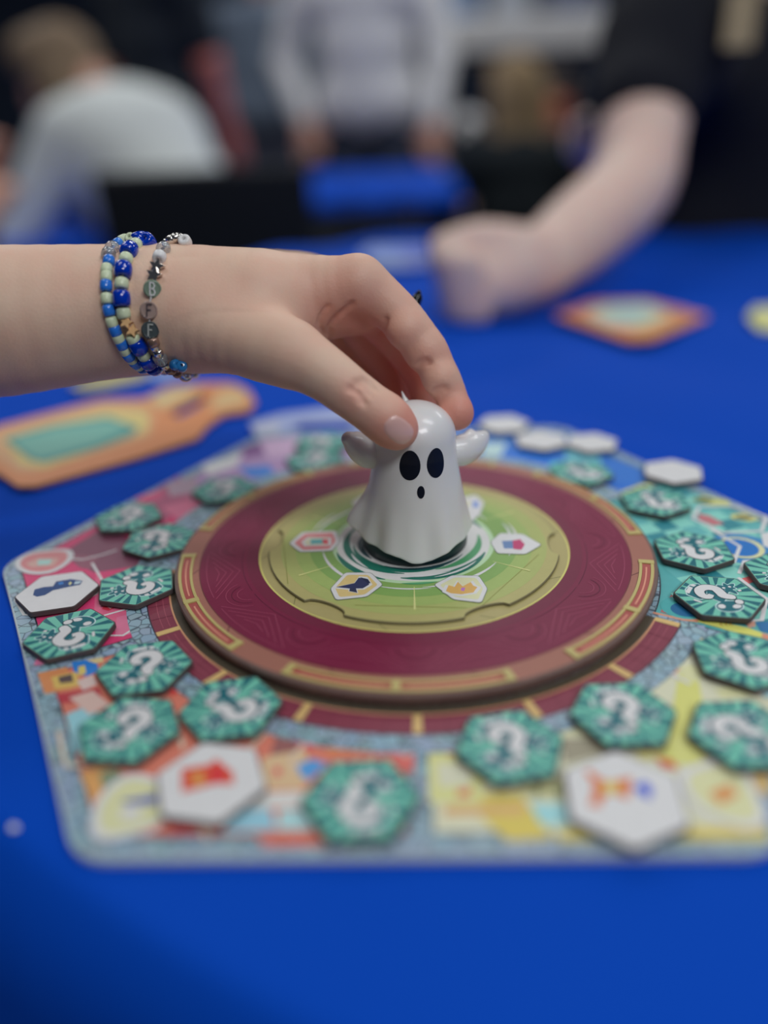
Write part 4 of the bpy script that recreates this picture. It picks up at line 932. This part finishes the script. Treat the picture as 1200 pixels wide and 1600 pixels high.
# ================================================================= PEOPLE
def person(name, loc, face, label, shirt=(.02, .02, .03), pants=(.02, .02, .03), skinc=None, hair=(.05, .03, .02), hair_len=.0, seated=True, lean=0., hands=None, sleeve=.5, h=.010, cap=None, group=None, scale=1., width=1., bulk=.0, nod=0., world_hands=False, head=True, extra=None):
    """continuous body grown from joints; local +y is the way the person faces; z=0 is the floor"""
    hip = .47 if seated else .93
    sc_ = 1.0; sh = hip+.50; ly = math.sin(lean)*.5; lz = hip+.50*math.cos(lean)
    up = np.array([0, math.sin(lean), math.cos(lean)]); hp = np.array([0, 0, hip])
    tor = lambda t, dx=0, dy=0: hp+up*t+np.array([dx, dy, 0])
    neck = tor(.53); headc = tor(.665-.05*nod)+np.array([0, .03+.08*nod, -.06*nod])
    rm = Matrix.Rotation(face, 3, 'Z'); Rn = np.array(rm); L0 = np.array(loc, float)
    to_l = lambda p: Rn.T @ (np.array(p, float)-L0)
    Hs = []
    for s_ in (-1, 1):
        S = tor(.47, s_*.185*width, 0); tgt = None
        if hands and hands[(s_+1)//2] is not None: tgt = to_l(hands[(s_+1)//2]) if world_hands else np.array(hands[(s_+1)//2], float)
        else: tgt = np.array([s_*.17, .30 if seated else .05, hip+.22 if seated else hip-.12])
        dv = tgt-S; dist = np.linalg.norm(dv); a1, a2 = .29, .27
        if dist > .55: tgt = S+dv*.55/dist; dv = tgt-S; dist = .55
        x = (a1*a1-a2*a2+dist*dist)/(2*dist); hh = math.sqrt(max(0, a1*a1-x*x)); dirn = dv/dist; pole = np.array([s_*.6, -.3, -1.]); pole -= dirn*(pole@dirn); pole /= np.linalg.norm(pole)
        Hs.append((S, S+dirn*x+pole*hh, tgt))
    allp = [h_ for q in Hs for h_ in q]+[np.array([0, .15, hip])]
    A = np.array(allp+[headc, np.array([.2, .6 if seated else .25, 0]), np.array([-.2, -.25, 0])]); lo = A.min(0)-np.array([.17, .17, .05]); hi = A.max(0)+np.array([.17, .17, .2])
    Bd = Field(lo, hi, h)
    def torso(Fd, g=0.):
        Fd.cap(tor(.05, -.07*width), tor(.05, .07*width), .125+g, .125+g, .04).cap(tor(.25, -.06*width), tor(.25, .06*width), .105+g, .105+g, .06)
        Fd.cap(tor(.42, -.10*width), tor(.42, .10*width), .10+g, .10+g, .06).cap(tor(.05), tor(.42), .12+g, .11+g, .05); return Fd
    torso(Bd)
    legs = []
    for s_ in (-1, 1):
        hj = np.array([s_*.09, 0, hip]); kn = np.array([s_*.12, .44, hip+.02]) if seated else np.array([s_*.10, .02, .5]); an = np.array([s_*.12, .42, .09]) if seated else np.array([s_*.11, -.02, .09])
        legs.append((hj, kn, an)); Bd.cap(hj, kn, .085, .058, .03).cap(kn, an, .055, .038, .02).cap(an+[0, -.02, -.045], an+[0, .14, -.05], .036, .03, .02)
    for (S, E_, T), s_ in zip(Hs, (-1, 1)):
        Bd.cap(S, E_, .052, .042, .03).cap(E_, T, .042, .028, .02)
        dr = (T-E_)/np.linalg.norm(T-E_); sd = np.cross(dr, [0, 0, 1]); sd /= np.linalg.norm(sd)+1e-9; pm = T+dr*.05
        Bd.cap(T, pm, .03, .033, .015).cap(T+sd*.015, pm+sd*.02, .022, .02, .01).cap(T-sd*.015, pm-sd*.02, .022, .02, .01)
        for q in range(4):
            b = pm+sd*(-.03+.02*q); Lf = [.06, .07, .066, .05][q]
            m_ = b+dr*Lf*.55+np.array([0, 0, -.004]); Bd.cap(b, m_, .0105, .0098, .004).cap(m_, m_+dr*Lf*.35+np.array([0, 0, -.022]), .0098, .0085, .004)
        Bd.cap(T+dr*.02-sd*s_*.028, T+dr*.065-sd*s_*.055, .013, .0105, .008)
    Bd.cap(neck-up*.06, neck+up*.06, .06, .055, .03)
    hc = headc
    if head:
        Bd.cap(hc+[0, -.012, .03], hc+[0, .005, -.015], .088, .078, .03).cap(hc+[0, .03, -.05], hc+[0, .045, -.085], .055, .035, .04)
        Bd.cap(hc+[0, .09, .0], hc+[0, .106, -.03], .010, .015, .012)
        for s_ in (-1, 1): Bd.cap(hc+[s_*.082, 0, .0], hc+[s_*.086, -.005, .03], .010, .016, .008)
        for s_ in (-1, 1): Bd.cap(hc+[s_*.033, .103, .012], hc+[s_*.033, .103, .012], .014, .014, .008, sub=True)
    root = empty(name, tuple(L0), face)
    V, Q = Bd.surf(); bigmesh('body', V, Q, skin_mat('skin', skinc or c(170, 128, 108), c(176, 104, 92)), root)
    # clothing: the same joints, slightly fuller
    Sh = Field(lo, hi, h); torso(Sh, .012+bulk)
    for (S, E_, T) in Hs:
        if sleeve <= 1: Sh.cap(S, S+(E_-S)*min(1, sleeve*2), .066, .060 if sleeve < .6 else .053, .03)
        if sleeve > .5: Sh.cap(E_, E_+(T-E_)*(sleeve*2-1), .053, .040, .02)
    Sh.cap(tor(.48), tor(.52), .072, .066, .03)
    V, Q = Sh.surf(); bigmesh('shirt', V, Q, mat('shirt_cloth', shirt, .85, noise=.12, scale=8), root)
    Pt = Field(lo, hi, h); Pt.cap([-.07, 0, hip+.03], [.07, 0, hip+.03], .135, .135, .03)
    for hj, kn, an in legs: Pt.cap(hj, kn, .097, .070, .03).cap(kn, an, .068, .055, .02)
    V, Q = Pt.surf(); bigmesh('trousers', V, Q, mat('trouser_cloth', pants, .9), root)
    for hj, kn, an in legs:
        Pt = Field(an-.12, an+np.array([.12, .26, .1]), h); Pt.cap(an+[0, -.02, -.045], an+[0, .15, -.05], .043, .037, .02); Pt.F = np.maximum(Pt.F, (-(Pt.ax[2])+.003)[None, None, :].astype(np.float32)); V, Q = Pt.surf(); bigmesh('shoe', V, Q, mat('shoe', (.02, .02, .025), .6), root)
    if head:
        Hr = Field(hc-.17, hc+.17, min(h, .009)) if hair_len < .05 else Field(hc-np.array([.18, .22, .18+hair_len]), hc+.17, min(h, .009))
        Hr.cap(hc+[0, -.022, .045], hc+[0, -.035, .0], .095, .085, .03).cap(hc+[-.05, .03, .06], hc+[.05, .03, .06], .055, .055, .03)
        if hair_len:
            for dx in (-.06, 0, .06): Hr.cap(hc+[dx, -.05, 0], hc+[dx*1.3, -.085, -hair_len], .055, .035, .03)
        V, Q = Hr.surf(); bigmesh('hair', V, Q, mat('hair_colour', hair, .7, noise=.3, scale=50), root)
        for s_ in (-1, 1):
            V, Fc = lathe([(0.0001, -.012), (.008, -.009), (.012, 0), (.008, .009), (.0001, .012)], 12); e = mesh('eye', V, Fc, mat('eye_dark', (.05, .04, .04), .2), root, smooth=True); e.location = tuple(hc+[s_*.033, .083, .012])
        V, Fc = prism(ell(0, 0, .022, .006), -.004, .004); e = mesh('mouth', V, Fc, mat('lips', c(150, 70, 70), .5), root); e.location = tuple(hc+[0, .088, -.058]); e.rotation_euler = (PI/2, 0, 0)
        if cap:
            Cp = Field(hc-.15, hc+.2, .008); Cp.cap(hc+[0, -.02, .06], hc+[0, -.01, .05], .102, .104, .02); Cp.F = np.maximum(Cp.F, (hc[2]+.03-Cp.ax[2])[None, None, :].astype(np.float32)); V, Q = Cp.surf(); bigmesh('cap', V, Q, mat('cap_cloth', cap, .85), root)
    root.scale = (scale,)*3
    return tag(root, label, 'person', group)
def fl(x, y, d): p = dep(x, y, d); return np.array([p[0], p[1], FZ])

# the person on the right whose forearm rests on the table: arm modelled from joints, torso behind
rs = skin_mat('fair_skin', c(190, 156, 144), c(186, 108, 104))
def place_right():
    root = empty('person', (.50, 1.02, FZ)); O = np.array(root.location)
    g = lambda x, y, d: dep(x, y, d)-O
    Fd = Field(dep(660, 520, .72)*[1, 1, 0]+[-.05, -.22, -.02]-O, np.array([1.05, 1.6, .95])-O, .0075) if False else Field(np.array([.02, .36, -.78])-O, np.array([.98, 1.30, .72])-O, .0075)
    NR = lambda L: [(g(x, y, d), r*d/F) for x, y, d, r in L]
    Fd.chain(NR([(835, 415, .775, 48), (905, 365, .82, 64), (985, 290, .89, 66), (1005, 190, .93, 66), (1040, 70, .98, 76)]), .02)
    # fist: palm, four curled fingers, thumb on top
    Fd.chain(NR([(835, 415, .775, 48), (790, 420, .765, 58), (740, 430, .76, 50)]), .02)
    Fd.chain(NR([(800, 430, .765, 56), (775, 446, .755, 50)]), .01)
    for q in range(4):
        y0 = 395+26*q; d0 = .745+.006*q
        Fd.chain(NR([(760, y0+2, .765+.004*q, 27), (700+5*q, y0+4, d0, 23), (696+6*q, y0+14, d0-.02, 21), (742+3*q, y0+16, d0-.025, 19)]), .004)
    Fd.chain(NR([(830, 385, .755, 30), (760, 372, .745, 27), (700, 385, .735, 25), (680, 395, .733, 21)]), .008)
    cx, cy = .57, 1.13
    T = lambda x, y, z: np.array([x, y, z])-O
    Fd.cap(T(cx-.09, cy, -.30), T(cx+.09, cy, -.30), .13, .13, .05).cap(T(cx-.08, cy, -.05), T(cx+.10, cy, -.05), .125, .125, .06).cap(T(cx-.12, cy, .17), T(cx+.14, cy, .17), .11, .11, .06).cap(T(cx, cy, -.3), T(cx, cy, .15), .13, .12, .05)
    Fd.cap(g(1040, 70, .98), T(cx-.12, cy, .2), .06, .09, .05)
    # far arm bent, hand showing left of the sleeve
    Fd.chain([(T(cx-.1, cy+.14, .18), .055), (T(cx-.13, cy+.17, -.02), .045), (g(985, 235, 1.10), .036), (g(925, 215, 1.08), .034)], .02)
    for q in range(4): Fd.chain(NR([(930, 200+10*q, 1.075, 16), (900, 205+9*q, 1.06, 13), (896, 212+9*q, 1.05, 11)]), .004)
    Fd.chain(NR([(930, 198, 1.06, 16), (905, 192, 1.045, 13)]), .004)
    Fd.cap(T(cx, cy-.02, .26), T(cx-.01, cy-.04, .37), .062, .056, .03)
    hc = T(cx-.02, cy-.06, .47); f = np.array([-.45, -.89, 0]); sd = np.array([.89, -.45, 0])
    Fd.cap(hc+[0, 0, .03], hc+f*.015+[0, 0, -.015], .09, .08, .03).cap(hc+f*.03+[0, 0, -.05], hc+f*.045+[0, 0, -.085], .056, .036, .04).cap(hc+f*.095, hc+f*.108+[0, 0, -.03], .010, .014, .012)
    for s_ in (-1, 1): Fd.cap(hc+sd*s_*.084, hc+sd*s_*.088+[0, 0, .03], .01, .016, .008)
    for s_ in (-1, 1):
        Fd.cap(T(cx+s_*.09, cy, -.3), T(cx-.12+s_*.12, cy-.36, -.27), .085, .06, .03).cap(T(cx-.12+s_*.12, cy-.36, -.27), T(cx-.12+s_*.12, cy-.33, -.67), .056, .04, .02).cap(T(cx-.12+s_*.12, cy-.33, -.7), T(cx-.17+s_*.12, cy-.46, -.71), .035, .03, .02)
    V, Q = Fd.surf(); bigmesh('body', V, Q, rs, root)
    Sh = Fd.new(); shirt = mat('black_navy_shirt', c(2, 6, 22, 1.1), .9, noise=.15, scale=12)
    Sh.cap(T(cx-.09, cy, -.30), T(cx+.09, cy, -.30), .15, .15, .05).cap(T(cx-.08, cy, -.05), T(cx+.10, cy, -.05), .142, .142, .06).cap(T(cx-.12, cy, .17), T(cx+.14, cy, .17), .125, .125, .06).cap(T(cx, cy, -.3), T(cx, cy, .15), .15, .14, .05)
    Sh.cap(g(1003, 165, .935), g(1040, 70, .98), .058, .068, .02).cap(g(1040, 70, .98), T(cx-.12, cy, .2), .072, .105, .05)
    Sh.chain([(T(cx-.1, cy+.14, .18), .07), (T(cx-.13, cy+.17, .0), .06)], .02)
    Sh.cap(T(cx, cy-.02, .27), T(cx, cy-.02, .30), .074, .068, .03)
    V, Q = Sh.surf(); bigmesh('shirt', V, Q, shirt, root)
    Pt = Fd.new(); Pt.cap(T(cx-.07, cy, -.29), T(cx+.07, cy, -.29), .145, .145, .03)
    for s_ in (-1, 1):
        Pt.cap(T(cx+s_*.09, cy, -.3), T(cx-.12+s_*.12, cy-.36, -.27), .10, .072, .03).cap(T(cx-.12+s_*.12, cy-.36, -.27), T(cx-.12+s_*.12, cy-.33, -.66), .068, .055, .02)
    V, Q = Pt.surf(); bigmesh('trousers', V, Q, mat('trouser_cloth', (.012, .014, .03), .9), root)
    Hr = Field(hc-.17, hc+.17, .008); Hr.cap(hc-f*.022+[0, 0, .045], hc-f*.035, .095, .085, .03).cap(hc+f*.03+sd*.05+[0, 0, .06], hc+f*.03-sd*.05+[0, 0, .06], .055, .055, .03)
    V, Q = Hr.surf(); bigmesh('hair', V, Q, mat('hair_colour', (.05, .035, .02), .7, noise=.3, scale=50), root)
    for s_ in (-1, 1):
        V, Fc = lathe([(0.0001, -.012), (.008, -.009), (.012, 0), (.008, .009), (.0001, .012)], 12); e = mesh('eye', V, Fc, mat('eye_dark', (.05, .04, .04), .2), root, smooth=True); e.location = tuple(hc+f*.083+sd*s_*.033+[0, 0, .012])
    tag(root, 'person in a black short-sleeved shirt resting a fist on the table at the right', 'person')
place_right()
# lanyard badge worn over the dark shirt
bp_ = dep(1158, 30, .885); o = empty('lanyard_badge', tuple(bp_))
V, Fc = box(0, 0, 0, .035, .002, .055, .1, 0, .0005); mesh('badge_card', V, Fc, mat('badge_tan', c(140, 124, 90), .5), o)
V, Fc = prism(stroke([(-.03, .24), (0, .028)], .012), -.001, .001); s_ = mesh('strap', V, Fc, mat('strap_dark', c(36, 48, 60), .7), o); s_.rotation_euler = (PI/2, 0, 0)
tag(o, 'tan badge hanging on a lanyard over the dark shirt at the upper right', 'badge')

# ---- far furniture
t = empty('back_table', (-.25, 2.42, FZ)); V, Fc = box(0, 0, .7325, .74, 1.0, .025, bev=.003); mesh('tabletop', V, Fc, mat('table_laminate', c(120, 110, 100), .5), t)
for sx in (-.31, .31):
    for sy in (-.42, .42): V, Fc = lathe([(0, 0), (.016, 0), (.014, .72), (0, .72)], 10, sx, sy); mesh('leg', V, Fc, mat('grey_steel', (.2, .2, .2), .35, Metallic=1.), t)
tag(t, 'rectangular table behind, hidden under its blue cloth', 'table')
def rect_cloth(cx, cy, sx, sy, z, drop, label, rz=0):
    P = []; n = 60
    for (x0, y0), (x1, y1) in zip([(-1, -1), (1, -1), (1, 1), (-1, 1)], [(1, -1), (1, 1), (-1, 1), (-1, -1)]):
        for k in range(n): t_ = k/n; P.append(((x0+(x1-x0)*t_)*sx/2, (y0+(y1-y0)*t_)*sy/2))
    V = []; Fc = []; N = len(P)
    for q in range(9):
        for i, (x, y) in enumerate(P):
            L_ = math.hypot(x, y); e = 0 if q == 0 else .01+.022*(.5+.5*math.sin(i*.62))*min(1, q/4); V.append((x+x/L_*e, y+y/L_*e, z-(.0 if q == 0 else drop*q/8)))
    for q in range(8):
        for i in range(N): j = (i+1) % N; Fc.append([q*N+i, (q+1)*N+i, (q+1)*N+j, q*N+j])
    Fc.append(list(range(N))[::1]); o = mesh('tablecloth', V, Fc, cloth); o.location = (cx, cy, 0); o.rotation_euler = (0, 0, rz); return tag(o, label, 'tablecloth')
rect_cloth(-.25, 2.42, .77, 1.03, -.003, .035, 'blue cloth on the blurred rectangular table behind the hand')
t = empty('side_table', (-1.28, 1.98, FZ)); V, Fc = box(0, 0, .66, 1.0, .8, .025, bev=.003); mesh('tabletop', V, Fc, mat('table_laminate', c(120, 110, 100), .5), t)
for sx in (-.42, .42):
    for sy in (-.33, .33): V, Fc = lathe([(0, 0), (.016, 0), (.014, .65), (0, .65)], 10, sx, sy); mesh('leg', V, Fc, mat('grey_steel', (.2, .2, .2), .35, Metallic=1.), t)
tag(t, 'low table at the far left, hidden under its dark blue cloth', 'table')
rect_cloth(-1.28, 1.98, 1.03, .83, -.073, .55, 'blue cloth on the low table at the far left edge')

def chair(loc, rz, label):
    o = empty('folding_chair', tuple(loc), rz); pm = mat('black_chair_plastic', (.004, .007, .012), .6); st = mat('black_steel', (.015, .015, .02), .4)
    V, Fc = box(0, 0, .45, .44, .42, .03, bev=.006); mesh('seat', V, Fc, pm, o)
    V, Fc = box(0, -.21, .69, .45, .03, .30, tilt=.10, bev=.008); mesh('backrest', V, Fc, pm, o)
    for s_ in (-1, 1):
        for y0, y1 in ((-.2, -.24), (.19, .22)):
            V, Fc = box(s_*.21, (y0+y1)/2, .22, .025, .025, .44, bev=.003); mesh('leg', V, Fc, st, o)
        V, Fc = box(s_*.20, -.205, .57, .025, .025, .26, bev=.003); mesh('upright', V, Fc, st, o)
    return tag(o, label, 'chair')
p = dep(320, 300, 1.75); cpos = (p[0], p[1]+.16, FZ)
chair(cpos, .06, 'empty black chair with a broad backrest standing behind the reaching arm')
# white counter at the back
o = empty('display_counter', (1.0, 5.0, FZ)); wm = mat('white_laminate', c(196, 198, 192), .5)
V, Fc = box(0, 0, 1.30, 1.75, .6, .17, rz=.0, bev=.01); mesh('counter_top', V, Fc, wm, o)
for x in (-.8, .8): V, Fc = box(x, 0, .605, .08, .5, 1.21, bev=.005); mesh('counter_leg', V, Fc, mat('grey_steel', (.2, .2, .2), .35, Metallic=1.), o)
tag(o, 'long white counter running across the upper right background', 'counter')
for i, (x, w_, h_, col) in enumerate(((.05, .25, .16, c(90, 110, 140)), (.36, .2, .2, c(120, 126, 136)), (.70, .24, .14, c(60, 70, 96)), (1.1, .2, .18, c(140, 140, 130)))):
    V, Fc = merge(box(0, 0, h_/2, w_, .2, h_, bev=.004), box(0, 0, h_+.004, w_*1.02, .205, .008, bev=.001)); o = mesh('game_box', V, Fc, mat('box_print', col, .5, noise=.3, scale=12)); o.location = (x+.25, 4.95, FZ+1.3855)
    tag(o, ['dull blue box at the left end of the white counter', 'grey box second from the left on the white counter', 'dark blue box in the middle of the white counter', 'beige box at the right on the white counter'][i], 'box', 'boxes on the white counter')

# ---- blurred people
person('person', fl(335, 330, 2.12), R_(66), 'seated person in a white sweater leaning left with long light brown hair', shirt=c(172, 178, 176), pants=(.015, .018, .03), hair=c(100, 82, 62), hair_len=.38, nod=.45, seated=True, lean=.60, bulk=.028, scale=1.06, sleeve=1.0, hands=[[-.2, .62, .72], [.2, .62, .72]])
person('person', fl(-290, 330, 1.40), R_(-75), 'person at the left picture edge whose pale hands alone come into view', shirt=(.01, .012, .02), pants=(.015, .018, .03), hair=c(120, 100, 80), hair_len=.15, seated=True, lean=.25, sleeve=.5, world_hands=True, hands=[dep(-30, 275, 1.5), dep(-35, 335, 1.42)])
person('person', fl(262, 200, 3.0), R_(-35), 'standing person in a black shirt behind the white sweater with one bare arm bent', shirt=(.004, .010, .02), pants=(.006, .01, .02), skinc=c(176, 96, 80), seated=False, sleeve=.4, hands=[[-.25, .1, .85], [.20, .16, .72]], hair=(.02, .015, .01))
person('person', fl(425, 200, 4.2), R_(180), 'standing person in a grey shirt farther back between the black and the white shirts', shirt=c(84, 96, 112), pants=c(54, 58, 74), seated=False, sleeve=.8, hair=(.03, .02, .015))
person('person', fl(580, 200, 3.35), R_(170), 'standing person in a pale grey-white shirt behind the back table', shirt=c(188, 196, 208), pants=c(40, 46, 62), seated=False, sleeve=.95, width=1.35, lean=.10, hands=[[-.30, .25, .80], [.25, .1, .9]], hair=(.03, .02, .015))
person('person', fl(735, 260, 3.6), R_(165), 'seated person in grey with a white cap at the back table', shirt=c(110, 114, 132), pants=(.02, .025, .04), seated=True, sleeve=.4, cap=c(186, 188, 190), skinc=c(196, 140, 108), lean=.12, hair=(.04, .02, .02), scale=.72)
person('person', fl(806, 260, 2.75), R_(10), 'seated person with long light brown hair seen from behind', shirt=(.004, .010, .014), pants=(.01, .015, .02), hair=c(112, 92, 62), hair_len=.36, seated=True, sleeve=.95, scale=.86)
person('person', fl(862, 250, 4.0), R_(175), 'seated person in a rust-coloured top below the white counter', shirt=c(120, 70, 56), pants=(.01, .015, .02), skinc=c(176, 106, 80), hair=(.05, .03, .02), seated=True, sleeve=.4, scale=.85)
person('person', fl(942, 250, 4.6), R_(190), 'seated person in a dull red top and pale cap beside the rust-coloured one', shirt=c(120, 56, 66), pants=(.01, .015, .02), hair=(.02, .015, .015), cap=c(160, 162, 160), seated=True, sleeve=.5, scale=.84)
